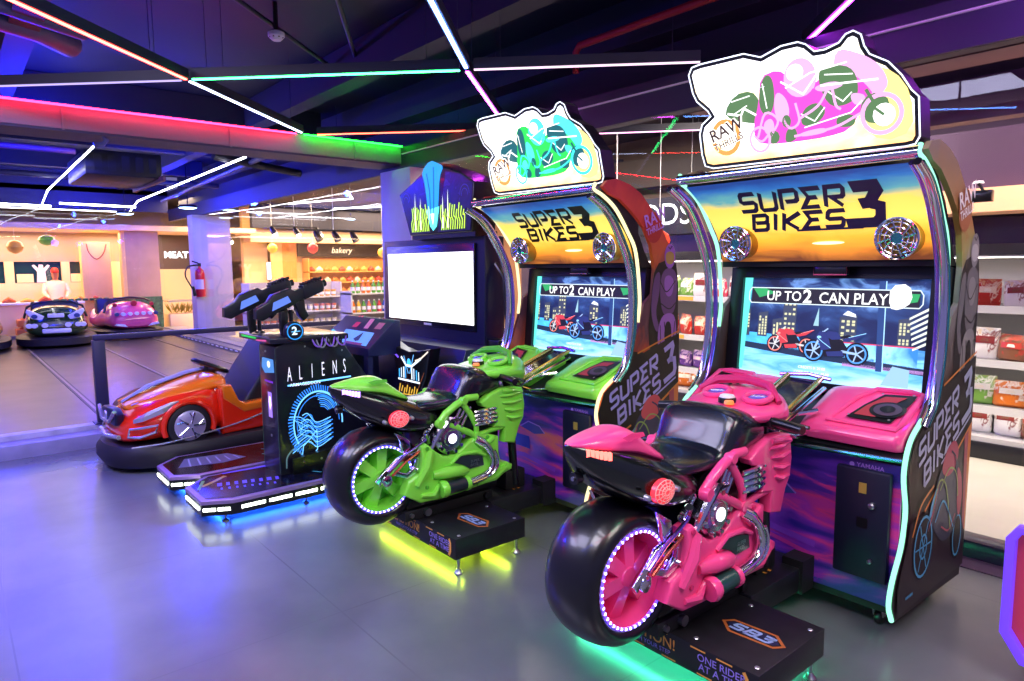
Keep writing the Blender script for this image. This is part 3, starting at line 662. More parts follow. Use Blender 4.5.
    for sx in (1, -1):
        BK.prism(lower, 'x', *sorted((sx * .125, sx * .20)), BODY, .014)
        # sculpted ridges
        BK.tube([(sx * .20, -1.62, .46), (sx * .212, -1.54, .46), (sx * .212, -1.44, .452), (sx * .20, -1.38, .44)], [.02, .036, .034, .012], BODY, 10)
        BK.tube([(sx * .198, -1.72, .42), (sx * .208, -1.66, .52), (sx * .20, -1.63, .60)], [.02, .026, .02], BODY, 8)
        BK.tube([(sx * .20, -1.50, .50), (sx * .208, -1.44, .545), (sx * .208, -1.33, .54), (sx * .205, -1.26, .51)], .011, BODY, 8)
        BK.tube([(sx * .20, -1.70, .36), (sx * .205, -1.62, .352), (sx * .205, -1.58, .40)], [.012, .02, .012], BODY, 8)
        BK.tube([(sx * .195, -1.33, .61), (sx * .205, -1.28, .56), (sx * .20, -1.20, .60)], .018, BODY, 8)
        BK.tube([(sx * .19, -1.10, .405), (sx * .205, -1.20, .37), (sx * .2, -1.32, .35)], [.024, .03, .015], BODY, 8)
        for q_ in ((-1.655, .615), (-1.66, .40), (-1.24, .61)):
            BK.lathe([(0, 0), (.011, 0), (.011, .006), (0, .008)], (sx * .2, q_[0], q_[1]), 'x', BODY2, 10) if sx > 0 else None
    BK.prism([(-1.75, .35), (-1.1, .36), (-1.1, .62), (-1.2, .85), (-1.5, .78), (-1.62, .62)], 'x', -.125, .125, BLACK)
    mo = BK.build('motorcycle', T_, label='ride-on motorcycle with glossy shell')
    i = MB()
    for sx in (1, -1): i.prism([(-1.50, .512), (-1.44, .542), (-1.28, .508), (-1.27, .45), (-1.37, .447), (-1.41, .475)], 'x', *sorted((sx * .199, sx * .208)), mat('inset_' + key, '173a36' if key == 'pink' else '26303a', .35), .003)
    build_sides(i, 'fairing_inset', mo)
    A = Art((.2095, -1.37, .468), (0, .98, .0), (0, .12, .99), (1, 0, 0)); A.text('SUPER', .0, .015, .016, STEEL, bold=.02); A.text('BIKES', .0, -.006, .016, STEEL, bold=.02); A.build('inset_lettering', mo)
    # upper side shields
    shield = [(-.975, .875), (-1.04, .885), (-1.14, .885), (-1.22, .86), (-1.29, .82), (-1.275, .795), (-1.20, .77), (-1.165, .72), (-1.17, .685), (-1.20, .665), (-1.11, .65), (-1.12, .56), (-1.035, .54), (-1.0, .64), (-.965, .69), (-.955, .77)]
    h = MB()
    for sx in (1, -1):
        h.prism(shield, 'x', *sorted((sx * .15, sx * .212)), BODY, .012)
        for z0, z1 in ((.84, .85), (.80, .80), (.76, .745), (.715, .70)):
            h.tube([(sx * .212, -1.15 + (.84 - z0) * .4, z0), (sx * .222, -1.07, (z0 + z1) / 2 - .004), (sx * .214, -.99, z1)], [.006, .013, .008], BODY, 6)
        h.tube([(sx * .21, -1.13, .87), (sx * .222, -1.05, .865), (sx * .21, -.98, .85)], .012, BODY, 6)
    build_sides(h, 'side_shield', mo)
    fr = MB()
    for sx in (1, -1):
        x = sx * .185
        fr.tube([(x * .95, -1.56, .735), (x, -1.52, .785), (x, -1.45, .825), (x, -1.37, .855), (x, -1.30, .855)], .021, BODY, 10)
        fr.tube([(x, -1.41, .84), (x * 1.03, -1.35, .76), (x * 1.05, -1.315, .69), (x, -1.305, .62)], .017, BODY, 10)
        fr.tube([(x * .95, -1.56, .735), (x, -1.46, .705), (x * 1.03, -1.37, .66), (x, -1.31, .625)], .019, BODY, 10)
        fr.tube([(x, -1.31, .628), (x, -1.2, .645), (x, -1.10, .65)], .015, BODY, 10)
        fr.lathe([(0, -.02), (.024, -.02), (.028, 0), (.024, .02), (0, .02)], (sx * .19, -1.56, .735), 'x', BODY, 14); fr.lathe([(0, -.02), (.024, -.02), (.027, 0), (.024, .02), (0, .02)], (sx * .19, -1.31, .628), 'x', BODY, 14)
        fr.lathe([(0, -.02), (.02, -.02), (.024, 0), (.02, .02), (0, .02)], (sx * .19, -1.40, .845), 'x', BODY, 14)
    build_sides(fr, 'trellis_frame', mo)
    en = MB()
    for sx in (1, -1):
        x = sx * .165
        en.lathe([(0, -.05), (.085, -.05), (.092, -.03), (.092, .0), (.075, .012), (.07, .022), (.05, .024), (.046, .034), (0, .036)], (0, 0, 0), 'x', CHROME2, 28)
        k0 = len(en.v) - 28 * 9
        for k in range(k0, len(en.v)):
            v = en.v[k]; en.v[k] = (x + sx * v[0] + sx * .01, v[1] - 1.49, v[2] + .645)
        for k in range(10):
            a = k * PI / 5; en.cyl((x + sx * .02, -1.49 + .082 * math.cos(a), .645 + .082 * math.sin(a)), (x + sx * .038, -1.49 + .082 * math.cos(a), .645 + .082 * math.sin(a)), .011, CHROME, 8)
        en.tube([(x + sx * .02, -1.62, .60), (x + sx * .03, -1.57, .69), (x + sx * .03, -1.50, .755), (x + sx * .025, -1.42, .745)], [.012, .02, .02, .012], CHROME, 8)
        for z in (.70, .725, .75, .775): en.tube([(sx * .20, -1.33, z - .004), (sx * .215, -1.27, z), (sx * .212, -1.20, z + .002), (sx * .20, -1.16, z - .004)], [.010, .0125, .0125, .009], CHROME, 8)
        for k in range(3): en.tube([(sx * .17, -1.47 + k * .035, .70), (sx * .175, -1.41 + k * .035, .80)], .011, CHROME2, 8)
    build_sides(en, 'engine_casing', mo, label='chrome engine casing and cooling fins')
    l_ = MB(); l_.lathe([(0, .0), (.026, .0), (.03, -.01)], (0, 0, 0), 'x', em('f4f4ff', 2.0), 16); l_.v = [(.214 + x, y - 1.49, z + .645) for x, y, z in l_.v]; l_.build('engine_light', mo)
    ex = MB()
    for sx in (1, -1):
        pts = spline([(sx * .20, -1.325, .615), (sx * .222, -1.27, .575), (sx * .228, -1.225, .50), (sx * .228, -1.225, .435), (sx * .226, -1.28, .395), (sx * .224, -1.40, .375)], 4)
        ex.tube(pts, [.026] * 4 + [.022] * (len(pts) - 4), CHROME, 12)
        ex.tube([(p.x + sx * .018, p.y + .022, p.z) for p in pts[6:]], .007, CHROME, 6)
    build_sides(ex, 'exhaust_pipe', mo, label='chrome curved exhaust pipe')
    ft = MB()
    for sx in (1, -1):
        ft.tube([(sx * .224, -1.585, .375), (sx * .226, -1.57, .377), (sx * .226, -1.55, .378)], [.045, .05, .045], BODY, 14); ft.cyl((sx * .226, -1.555, .377), (sx * .226, -1.42, .378), .037, mat('muffler_' + key, '1c4a46' if key == 'pink' else '202a30', .3, coat=.3), 14); ft.cyl((sx * .226, -1.425, .377), (sx * .226, -1.40, .378), .042, BODY, 14)
    build_sides(ft, 'muffler', mo)
    # seat and tank
    se = MB()
    secs = [super_sec(-1.72, .10, .80, .845, 20), super_sec(-1.66, .145, .79, .862, 20), super_sec(-1.55, .16, .785, .862, 20), super_sec(-1.46, .165, .785, .862, 20, 3), super_sec(-1.42, .17, .79, .875, 20, 3), super_sec(-1.385, .185, .80, .955, 20, 3.4, tw=.97), super_sec(-1.35, .195, .81, 1.018, 20, 3.8, tw=.97), super_sec(-1.30, .20, .82, 1.025, 20, 3.8, tw=.97), super_sec(-1.22, .20, .845, 1.01, 20, 3.6, tw=.95), super_sec(-1.14, .19, .855, .965, 20, 3.6, tw=.95), super_sec(-1.10, .17, .86, .93, 20, 3)]
    se.loft(secs, VINYL)
    se.build('seat', mo, label='black vinyl seat rising into the tank', sub=1)
    ta = MB(); TB = mat('tail_black_' + key, '0e0c12' if key == 'green' else '0c1210', .22, coat=.6)
    ta.loft([super_sec(-2.12, .012, .965, .99, 20), super_sec(-2.08, .045, .90, .99, 20), super_sec(-2.03, .08, .85, .985, 20, 2.8), super_sec(-1.97, .115, .80, .97, 20, 2.8), super_sec(-1.90, .15, .76, .955, 20, 3, tw=.9), super_sec(-1.82, .185, .72, .93, 20, 3, tw=.85), super_sec(-1.74, .19, .69, .90, 20, 3, tw=.8), super_sec(-1.64, .185, .68, .855, 20, 3, tw=.8), super_sec(-1.56, .17, .70, .82, 20, 3, tw=.8), super_sec(-1.50, .14, .72, .80, 20, 3, tw=.8)], TB)
    ta.build('tail_section', mo, sub=1)
    tc = MB(); tc.loft([super_sec(-2.115, .015, .978, .99, 18), super_sec(-2.07, .05, .97, .998, 18), super_sec(-2.0, .088, .95, 1.01, 18, 3, tw=.7), super_sec(-1.92, .115, .935, 1.02, 18, 3, tw=.62), super_sec(-1.85, .13, .92, 1.022, 18, 3, tw=.58), super_sec(-1.81, .135, .905, .985, 18, 3, tw=.62), super_sec(-1.75, .135, .885, .935, 18, 3, tw=.7), super_sec(-1.68, .12, .862, .885, 18, tw=.8)], BODY)
    tco = tc.build('tail_cowl', mo, sub=1)
    g = MB(); g.poly([(.116, -1.93, .99), (.106, -1.95, 1.003), (.104, -1.90, 1.012), (.107, -1.84, 1.008), (.116, -1.84, .995)], BODY2); g.v = [(x + .004, y, z) for x, y, z in g.v]; g.build('cowl_vent', mo)
    for sx in (1, -1):
        t = MB(); t.lathe([(0, .0), (.03, -.003), (.047, -.012), (.05, -.03)], (0, 0, 0), 'x', mat('tail_lamp', 'd83048', .25, 0, .55, 'ff3a40', coat=.5), 22)
        for r in (.012, .024, .036, .048): t.tube([(-.012 * (r / .05) ** 2 + .002, r * math.cos(a), r * math.sin(a)) for a in [j * PI / 9 for j in range(18)]], .0018, mat('pale_mesh', 'ffc8c0', .4), 5, closed=True)
        for j in range(12): a = j * PI / 6; t.tube([(.002, .01 * math.cos(a), .01 * math.sin(a)), (-.008, .047 * math.cos(a), .047 * math.sin(a))], .0018, mat('pale_mesh', 'ffc8c0', .4), 5)
        t.v = [(sx * (x + .198), y * 1.15 - 1.81, z * .9 + .80) for x, y, z in t.v]; t.build('tail_light', mo, label='red glowing round tail light')
        t = MB(); t.tube([(sx * .190, -1.89, .80), (sx * .19, -1.81, .80)], [.03, .066], TB, 20, flat=.9) if False else None
        for y in (-1.735, -1.895): 
            s2 = MB(); s2.lathe([(0, .012), (.010, .008), (.012, -.01)], (0, 0, 0), 'x', SCREWM, 10); s2.v = [(sx * (x + (.186 if y > -1.8 else .18)), yy + y, z + .795) for x, yy, z in s2.v]; s2.build('tail_bolt', mo)
    for sx in (1, -1):
        t = MB(); ec = em('ff5a50', 3.) if key == 'pink' else em('b080ff', 3.)
        for k in range(6):
            u = k / 6; x_, y_, z_ = .052 + .05 * u, -2.068 + .078 * u, .958 - .018 * u
            t.add([(sx * (x_ + a * .0085), y_ + a * .013 - .004 * 0, z_ + c) for c in (-.014, .012) for a in (0, .85)] + [(sx * (x_ + a * .0085) - sx * .02, y_ + a * .013 + .012, z_ + c) for c in (-.014, .012) for a in (0, .85)], [(0, 1, 3, 2), (4, 6, 7, 5), (0, 4, 5, 1), (2, 3, 7, 6), (0, 2, 6, 4), (1, 5, 7, 3)], ec)
        t.build('brake_light', mo)
    t = MB(); t.cyl((.0, -2.08, .86), (.0, -2.05, .86), .022, BLACK, 14); t.cyl((.0, -2.085, .86), (.0, -2.08, .86), .008, STEEL, 10); t.build('tail_socket', mo)
    # wheel
    wc = (0, -1.88, .470)
    w = MB(); w.lathe([(.183, .112), (.192, .122), (.208, .126), (.228, .119), (.248, .096), (.260, .06), (.2655, .02), (.2655, -.02), (.260, -.06), (.248, -.096), (.228, -.117), (.208, -.12), (.192, -.118), (.183, -.112), (.183, .112)], wc, 'x', RUBBER, 64)
    w.build('rear_tyre', mo)
    w = MB(); w.lathe([(.183, .114), (.170, .112), (.168, .08), (.16, .03), (.16, -.03), (.168, -.08), (.170, -.112), (.183, -.114), (.183, .114)], wc, 'x', BODY, 48)
    w.lathe([(0, .09), (.035, .09), (.045, .07), (.05, -.07), (.04, -.09), (0, -.09)], wc, 'x', BODY, 24)
    w.lathe([(0, -.012), (.165, -.012), (.165, -.004), (0, -.004)], wc, 'x', BODY2, 32)
    for k in range(6):
        a = k * PI / 3 + .3; ca, sa = math.cos(a), math.sin(a)
        def PT(r, t, x): return (x, wc[1] + r * ca - t * sa, wc[2] + r * sa + t * ca)
        w.add([PT(.03, -.024, .085), PT(.03, .024, .085), PT(.165, .032, .05), PT(.165, -.032, .05), PT(.03, -.03, .0), PT(.03, .03, .0), PT(.165, .04, .0), PT(.165, -.04, .0)], [(0, 1, 2, 3), (0, 4, 5, 1), (1, 5, 6, 2), (2, 6, 7, 3), (3, 7, 4, 0)], BODY)
    w.build('wheel_rim', mo)
    w = MB(); LV = em('b8a0ff', 6); LB = em('4030ff', 3.5)
    w.tube([(.1145, wc[1] + .1775 * math.cos(a), wc[2] + .1775 * math.sin(a)) for a in [j * PI / 24 for j in range(48)]], .0045, LB, 6, closed=True)
    for j in range(44):
        a = j * 2 * PI / 44; w.box(.114, .120, wc[1] + .1765 * math.cos(a) - .0038, wc[1] + .1765 * math.cos(a) + .0038, wc[2] + .1765 * math.sin(a) - .0038, wc[2] + .1765 * math.sin(a) + .0038, LV)
    w.build('rim_light', mo, label='ring of violet LEDs round the rim')
    sw = MB()
    for sx in (1, -1):
        X0, X1 = sorted((sx * .148, sx * .170))
        sw.prism([(-1.93, .455), (-1.955, .485), (-1.83, .585), (-1.70, .605), (-1.68, .575), (-1.80, .56), (-1.88, .50)], 'x', X0, X1, CHROME, .004)
        sw.prism([(-1.79, .575), (-1.70, .60), (-1.655, .645), (-1.635, .60), (-1.64, .545), (-1.69, .485), (-1.76, .458), (-1.84, .495), (-1.83, .52), (-1.765, .49), (-1.71, .52), (-1.70, .56), (-1.78, .55)], 'x', X0, X1, CHROME2, .004)
        sw.prism([(-1.83, .725), (-1.745, .675), (-1.735, .625), (-1.785, .60), (-1.80, .67)], 'x', X0, X1, CHROME, .004)
        sw.tube([(sx * .176, -1.88, .525), (sx * .18, -1.79, .595), (sx * .178, -1.70, .635), (sx * .17, -1.64, .66)], .008, mat('violet_chrome', 'b48cff', .2, 1.), 8)
        sw.tube([(sx * .178, -1.86, .50), (sx * .182, -1.78, .56), (sx * .178, -1.69, .60), (sx * .17, -1.64, .63)], .007, mat('copper_pipe', 'e8785a', .25, .9), 8)
        sw.lathe([(0, -.03), (.03, -.03), (.036, -.01), (.03, .008), (.016, .012), (0, .012)], (sx * .165, -1.885, .475), 'x', CHROME, 16)
        for q_ in ((-1.70, .50), (-1.67, .55), (-1.73, .59)): sw.cyl((sx * .16, *q_), (sx * .182, *q_), .009, CHROME, 8)
        sw.cyl((sx * .13, -1.6, .63), (sx * .17, -1.64, .70), .016, CHROME, 10)
        for k in range(8): t_ = k / 7; sw.tube([(sx * (.15 + .012 * math.cos(a)), -1.66 + .07 * t_ + .0, .655 + .07 * t_ + .012 * math.sin(a)) for a in [j * PI / 4 for j in range(8)]], .005, CHROME, 5, closed=True)
    build_sides(sw, 'swingarm', mo, label='chrome swingarm and linkage')
    # gauge cluster and bars
    gc = MB(); gc.loft([super_sec(-1.27, .13, .955, .985, 20), super_sec(-1.24, .17, .945, 1.0, 20), super_sec(-1.16, .215, .93, 1.01, 20), super_sec(-1.06, .235, .92, 1.03, 20), super_sec(-.98, .225, .90, 1.055, 20, tw=.85), super_sec(-.90, .17, .88, 1.06, 20, tw=.8), super_sec(-.85, .10, .88, 1.02, 20)], BODY)
    gc.build('gauge_cowl', mo, sub=1)
    gg = MB()
    for gx, gy in ((-.085, -1.085), (.115, -1.085)):
        gg.tube([(gx + .055 * math.cos(a), gy + .05 * math.sin(a), 1.035 + .25 * .05 * math.sin(a)) for a in [j * PI / 10 for j in range(20)]], .013, BODY, 8, closed=True)
        gg.poly([(gx + .05 * math.cos(a), gy + .045 * math.sin(a), 1.033 + .25 * .045 * math.sin(a)) for a in [j * PI / 8 for j in range(16)]], mat('gauge_face', '7a6ac8', .3, .3)); gg.tube([(gx - .03, gy, 1.037), (gx + .03, gy + .01, 1.04)], .005, CHROME, 6)
    gg.tube([(-.20, -1.05, 1.03), (-.13, -1.0, 1.075), (0, -.98, 1.09), (.12, -1.0, 1.075), (.2, -1.06, 1.02)], [.012, .02, .022, .02, .012], BODY2, 8)
    gg.build('gauge', mo)
    bt = MB(); bt.lathe([(0, .024), (.028, .022), (.034, .012), (.034, 0)], (.015, -1.16, 1.02), 'z', WHITE, 20); bt.lathe([(.034, .012), (.038, .008), (.038, -.01)], (.015, -1.16, 1.02), 'z', BLACK, 20); bt.build('start_button', mo, label='white start button')
    bt = MB(); bt.lathe([(0, .016), (.018, .014), (.022, 0)], (.05, -1.20, 1.012), 'z', mat('amber_button', 'f08040', .3, 0, .5), 16); bt.build('view_button', mo, label='orange button')
    hb = MB()
    for sx in (1, -1):
        hb.tube([(sx * .14, -1.12, .945), (sx * .20, -1.13, .955), (sx * .24, -1.13, .952)], [.018, .016, .016], CHROME2, 10); hb.tube([(sx * .21, -1.13, .953), (sx * .29, -1.14, .948), (sx * .35, -1.15, .943)], [.019, .021, .019], BLACK, 12)
        hb.tube([(sx * .20, -1.10, .945), (sx * .24, -1.05, .94), (sx * .33, -1.06, .935)], .008, BLACK, 8)
        hb.box(*sorted((sx * .17, sx * .215)), -1.15, -1.095, .93, .975, BLACK, .008)
    build_sides(hb, 'handlebar', mo, label='handlebar half with a black grip')
    fk = MB()
    for sx in (1, -1): fk.tube([(sx * .09, -1.0, .9), (sx * .09, -.97, .6), (sx * .09, -.94, .24)], .026, BLACK, 10)
    fk.box(-.1, .1, -1.02, -.86, .21, .33, BLACKM, .01); fk.box(-.12, .12, -1.12, -.95, .62, .86, BLACK, .02)
    fk.build('front_fork', mo)
    return T_

PT_ = ['4c2a18', '8a5a2a', '6b6a66', '8b8c90', '5c5c60', '3c3434']
pink = bike_machine((0, 0, 0), 'nearest tall racing arcade machine with a hot pink ride-on motorcycle', 'pink', 'ff4c92', 'd83070', '98ffce', .95, '40ffb0',
    [(0, '1c1418'), (.3, '2a1a20'), (.5, '4a3a30'), (.62, '7a7470'), (.72, '9a9890'), (.78, 'a8a05a'), (.84, 'b07038'), (.92, '9a7a50'), (1, '8a7860')], ['8c8a88', '6e6c6e', 'b8b8b4'],
    ['4aa8d8', 'b03a5a', '2c3450'], ['d848b8', '50704a', 'f8a0ec', 'e8a0e0', 'ffe090', 'ffc060'],
    [(0, '20206a'), (.2, '3c2896'), (.36, '8a34b8'), (.48, 'e0409a'), (.56, 'a834b0'), (.66, 'd83c88'), (.78, '5a2aa0'), (1, '2a2078')])
green = bike_machine((-1.638, -.106, 0), 'racing arcade machine with a lime green ride-on motorcycle, behind the pink one', 'green', '8cf048', '56b830', 'fff2b0', .95, 'd8ff30',
    [(0, '7a1c3a'), (.2, 'b0303a'), (.36, 'd8602c'), (.45, 'c8502c'), (.55, '5a3040'), (.68, '6a4050'), (.78, 'd86a30'), (.88, 'e0503a'), (1, 'b03030')], ['a06ac8', '6a4880', 'b8a24a'],
    ['7a9ad8', 'd04a5a', '30305a'], ['2cc850', '1a5a60', '40e8e0', '50d0e0', 'ffe090', 'ffc060'],
    [(0, '20227a'), (.2, '442a98'), (.36, '8a34b0'), (.5, 'e0487a'), (.6, 'e0685a'), (.7, 'a834a0'), (.85, '442a98'), (1, '24246a')])

# ---------------------------------------------------------------- gun game
def gun_game():
    T_ = thing('shooting_arcade_machine', 'black shooting arcade machine with a blank white screen and two rifles', 'arcade machine', (-2.95, -1.55, 0))
    ox, oy = 2.95, 1.55
    def bld(mb, *a, **k):
        mb.v = [(x + ox, y + oy, z) for x, y, z in mb.v]; return mb.build(*a, **k)
    DP = mat('dark_panel', '0c0c1e', .28, coat=.4); DN = mat('dark_navy', '10123a', .35, coat=.2)
    # platforms
    def plat(x0, x1, y0, y1, c, artm, name_label):
        o = [(x0 + c, y0), (x1 - c * .55, y0), (x1, y0 + c), (x1, y1 - c), (x1 - c, y1), (x0, y1), (x0, y0 + c)]
        p = MB(); p.prism(o, 'z', .055, .125, BLACK); p.prism(inset(o, .0), 'z', .125, .155, mat('lilac_metal', 'a88cc8', .35, .6), .006)
        p.prism(inset(o, .035), 'z', .155, .158, artm)
        po = bld(p, 'foot_platform', T_, label=name_label)
        l = MB(); wl = em('f4ffe8', 5)
        for i in range(len(o)):
            a, b = Vector(o[i]), Vector(o[(i + 1) % len(o)]); d = b - a; ln = d.length
            if ln < .05 or i in (4, 5): continue
            k = 2 if ln < .6 else 4; d.normalize(); nrm = Vector((d.y, -d.x))
            for j in range(k):
                s0 = ln * (.06 + j * .9 / k); s1 = s0 + ln * .9 / k * .85
                p0 = a + d * s0 + nrm * .001; p1 = a + d * s1 + nrm * .001; q0 = p0 + nrm * .004; q1 = p1 + nrm * .004
                vs = [(p0.x, p0.y, .085), (p1.x, p1.y, .085), (p1.x, p1.y, .105), (p0.x, p0.y, .105), (q0.x, q0.y, .085), (q1.x, q1.y, .085), (q1.x, q1.y, .105), (q0.x, q0.y, .105)]
                l.add(vs, [(0, 3, 2, 1), (4, 5, 6, 7), (0, 1, 5, 4), (3, 7, 6, 2), (0, 4, 7, 3), (1, 2, 6, 5)], wl)
        bld(l, 'edge_light', po, fix=False)
        u = MB(); u.box(x0 + .12, x1 - .12, y0 + .15, y0 + .165, .045, .055, em('2060ff', 34)); u.box(x1 - .16, x1 - .145, y0 + .2, y1 - .2, .045, .055, em('2060ff', 34)); bld(u, 'underglow_strip', po)
        for x, y in ((x0 + .16, y0 + .06), (x1 - .08, y0 + .14), (x1 - .06, (y0 + y1) / 2 + .1), (x0 + .06, y1 - .15)):
            f = MB(); f.cyl((x, y, .015), (x, y, .055), .007, STEEL, 8); f.lathe([(0, 0), (.022, 0), (.022, .008), (.01, .016), (0, .018)], (x, y, 0), 'z', STEEL, 14); bld(f, 'levelling_foot', po)
        return po
    a1 = ramp_mat('art_blue', [(0, '06070f'), (.45, '0a0c1c'), (.55, '101a3a'), (.62, '0a0a12'), (.7, '3a2a20'), (.76, '0c0c14'), (1, '0a0a14')], 0, -.5, 1.2, 2.2, 5, 0, .2, 1.5)
    a2 = ramp_mat('art_red', [(0, '1a0c0c'), (.4, '3a1410'), (.55, '5a2012'), (.65, '20100e'), (1, '140a0c')], 0, -.5, 1.2, 1.8, 5, 0, .22, 1.5)
    p1 = plat(-3.30, -2.68, -2.58, -1.45, .17, a1, 'player platform with black and blue artwork')
    p2 = plat(-3.98, -3.36, -2.60, -1.55, .17, a2, 'player platform with red-brown artwork')
    A = Art((0 + ox, 0 + oy, .1585), (1, 0, 0), (0, 1, 0), (0, 0, 1)); vi = mat('violet_print', '6a5ae8', .4); cy = mat('cyan_print', '4ab0c8', .4); am = mat('amber_print', 'b08a3a', .4)
    [A.line([(-3.06 + .015 * k, -2.38 + .05 * k), (-2.99 + .015 * k, -2.40 + .05 * k)], .022 if k % 3 else .03, vi) for k in range(8)]; [A.line([(-2.95 + .015 * k, -2.40 + .045 * k), (-2.91 + .015 * k, -2.41 + .045 * k)], .014, vi) for k in range(8)]
    A.line([(-3.12, -2.0), (-3.02, -1.75), (-2.95, -1.8), (-2.86, -1.62)], .02, cy); A.line([(-3.05, -1.9), (-2.84, -1.75)], .014, cy); A.line([(-3.2, -2.3), (-3.12, -2.4), (-3.05, -2.5)], .03, am); A.line([(-3.18, -2.45), (-3.0, -2.53)], .02, mat('leaf_print', '6a9a4a', .4))
    A.line([(-3.27, -2.3), (-3.23, -1.7)], .03, vi)
    A.build('platform_lettering', p1)
    A = Art((0 + ox, 0 + oy, .1585), (1, 0, 0), (0, 1, 0), (0, 0, 1))
    A.poly([(-3.85, -2.4), (-3.62, -2.5), (-3.55, -2.2), (-3.6, -2.02), (-3.8, -2.1)], mat('grey_violet', '5a5a7a', .4)); A.layer()
    for k in range(6): A.line([(-3.82 + .02 * k, -2.38 + .06 * k), (-3.6, -2.42 + .07 * k)], .012, mat('pale_violet', '9a98c8', .4))
    A.line([(-3.6, -1.9), (-3.5, -1.8), (-3.45, -1.85)], .014, mat('green_grey', '7a9a8a', .4)); A.line([(-3.75, -1.85), (-3.55, -1.72)], .012, mat('green_grey', '7a9a8a', .4))
    A.build('platform_artwork', p2)
    b = MB(); b.prism([(-3.36, -2.42), (-3.30, -2.42), (-3.30, -1.5), (-3.36, -1.5)], 'z', .08, .15, DN); bld(b, 'platform_bridge', T_)
    # gun pedestal
    b = MB(); b.prism([(-2.0, .155), (-2.0, 1.06), (-1.93, 1.086), (-1.52, 1.086), (-1.32, .80), (-1.32, .155)], 'x', -3.26, -2.95, DP, .006); po = bld(b, 'gun_pedestal', T_)
    b = MB(); b.prism([(-1.93, .155), (-1.93, .27), (-1.6, .30), (-1.33, .30), (-1.33, .155)], 'x', -2.949, -2.90, BLACK)
    for y in (-1.85, -1.72): b.cyl((-2.90, y, .24), (-2.896, y, .24), .008, STEEL, 8)
    bld(b, 'base_bracket', po)
    A = Art((-3.105 + ox, -2.001 + oy, 0), (1, 0, 0), (0, 0, 1), (0, -1, 0))
    A.line([(-.148, .17), (-.148, 1.05)], .007, mat('edge_strip', '4a7a4a', .3)); A.line([(.148, .17), (.148, 1.05)], .007, mat('edge_strip', '4a7a4a', .3))
    A.poly([(-.10, .97), (.11, .97), (.12, .88), (-.06, .86), (-.12, .90)], em('4a8ad8', .7)); A.poly([(-.02, .73), (.05, .73), (.05, .55), (-.02, .55)], em('8a6ae0', 1.)); A.layer()
    A.poly([(-.0, .70), (.03, .70), (.04, .64), (.01, .60), (-.01, .66)], em('f0c8ff', 1.2)); A.poly(ell(.02, .93, .03, .025, 12), em('d8f0ff', 1.)); A.poly([(-.07, .815), (.09, .815), (.09, .80), (-.07, .80)], mat('violet_ink', '8c3fc0', .4))
    A.poly(ell(.02, .42, .012, .012, 10), SCREWM)
    A.build('pedestal_front_artwork', po)
    # side art: title and abstract blue tendrils
    A = Art((-2.9485 + ox, 0 + oy, 0), (0, 1, 0), (0, 0, 1), (1, 0, 0))
    wt = mat('white_title', 'f0f0ff', .4, 0, .5); bl = em('2a7ae8', 1.1); bl2 = em('6ab8ff', 1.2); blk = mat('art_black', '06060e', .3)
    tx = 'ALIENS'
    for i, ch in enumerate(tx):
        y = -1.72 + i * .105 + (.01 if ch == 'I' else 0)
        A.text(ch, y, .815 + .004 * i, .105, wt, sx=.42, bold=-.006)
    A.line([(-1.72, .785), (-1.12, .80)], .012, bl2); A.text('ARMAGEDDON', -1.70, .776, .022, wt, sx=1.3, bold=.01)
    random.seed(4)
    for k in range(46):
        a = .25 + k * (PI + .7) / 46; r0, r1 = .235, .272 + .012 * random.random()
        A.line([(-1.45 + r0 * math.cos(a), .49 + r0 * math.sin(a)), (-1.45 + r1 * math.cos(a + .03), .49 + r1 * math.sin(a + .03))], .009, bl)
    A.line([(-1.45 + .23 * math.cos(a), .49 + .23 * math.sin(a)) for a in [i * .16 - .1 for i in range(25)]], .012, bl2); A.line([(-1.45 + .20 * math.cos(a), .49 + .20 * math.sin(a)) for a in [i * .16 for i in range(22)]], .006, bl)
    for s_ in range(16):   # flowing ribbons inside the ring
        t0 = s_ / 15; y0 = -1.66 + .30 * t0; a_ = .5 + .5 * math.sin(s_ * 2.1)
        P_ = spline([(-1.70 + .10 * t0, .30 + .26 * t0), (-1.58 + .06 * a_, .34 + .20 * t0 + .05 * a_), (-1.47, .30 + .18 * t0 + .03 * a_), (-1.36 + .05 * a_, .36 + .16 * t0)], 5)
        A.line([tuple(p) for p in P_], .004 + .004 * a_, bl if s_ % 3 else bl2)
    for s_ in range(8):
        r_ = .185 - .014 * s_; A.line([(-1.42 + r_ * .9 * math.cos(a), .52 + r_ * math.sin(a)) for a in [.3 + .05 * s_ + i * .17 for i in range(10 - s_ // 2)]], .004 + .002 * (s_ % 3), bl2 if s_ % 3 == 0 else bl)
    for s_ in range(7):
        A.line([tuple(p) for p in spline([(-1.72 + .02 * s_, .56 - .012 * s_), (-1.62, .55 - .02 * s_), (-1.55, .50 - .015 * s_)], 4)], .005, bl if s_ % 2 else bl2)
    A.line([(-1.62, .24), (-1.60, .34), (-1.54, .38), (-1.47, .44), (-1.47, .30), (-1.56, .22)], .008, bl2)
    A.line([tuple(p) for p in spline([(-1.76, .20), (-1.75, .28), (-1.68, .33), (-1.62, .28), (-1.60, .2)], 5)], .012, mat('pale_teal', '8ac0b8', .5))
    for q_ in ((-1.9, 1.04), (-1.55, 1.05), (-1.2, 1.0)): A.poly(ell(*q_, .008, .008, 8), SCREWM)
    A.mb.v = [(x, -1.71 + oy + (y - oy + 1.45) * .8, z) for x, y, z in A.mb.v]; A.build('pedestal_side_artwork', po, label='black panel with a spaced white title over glowing blue line art')
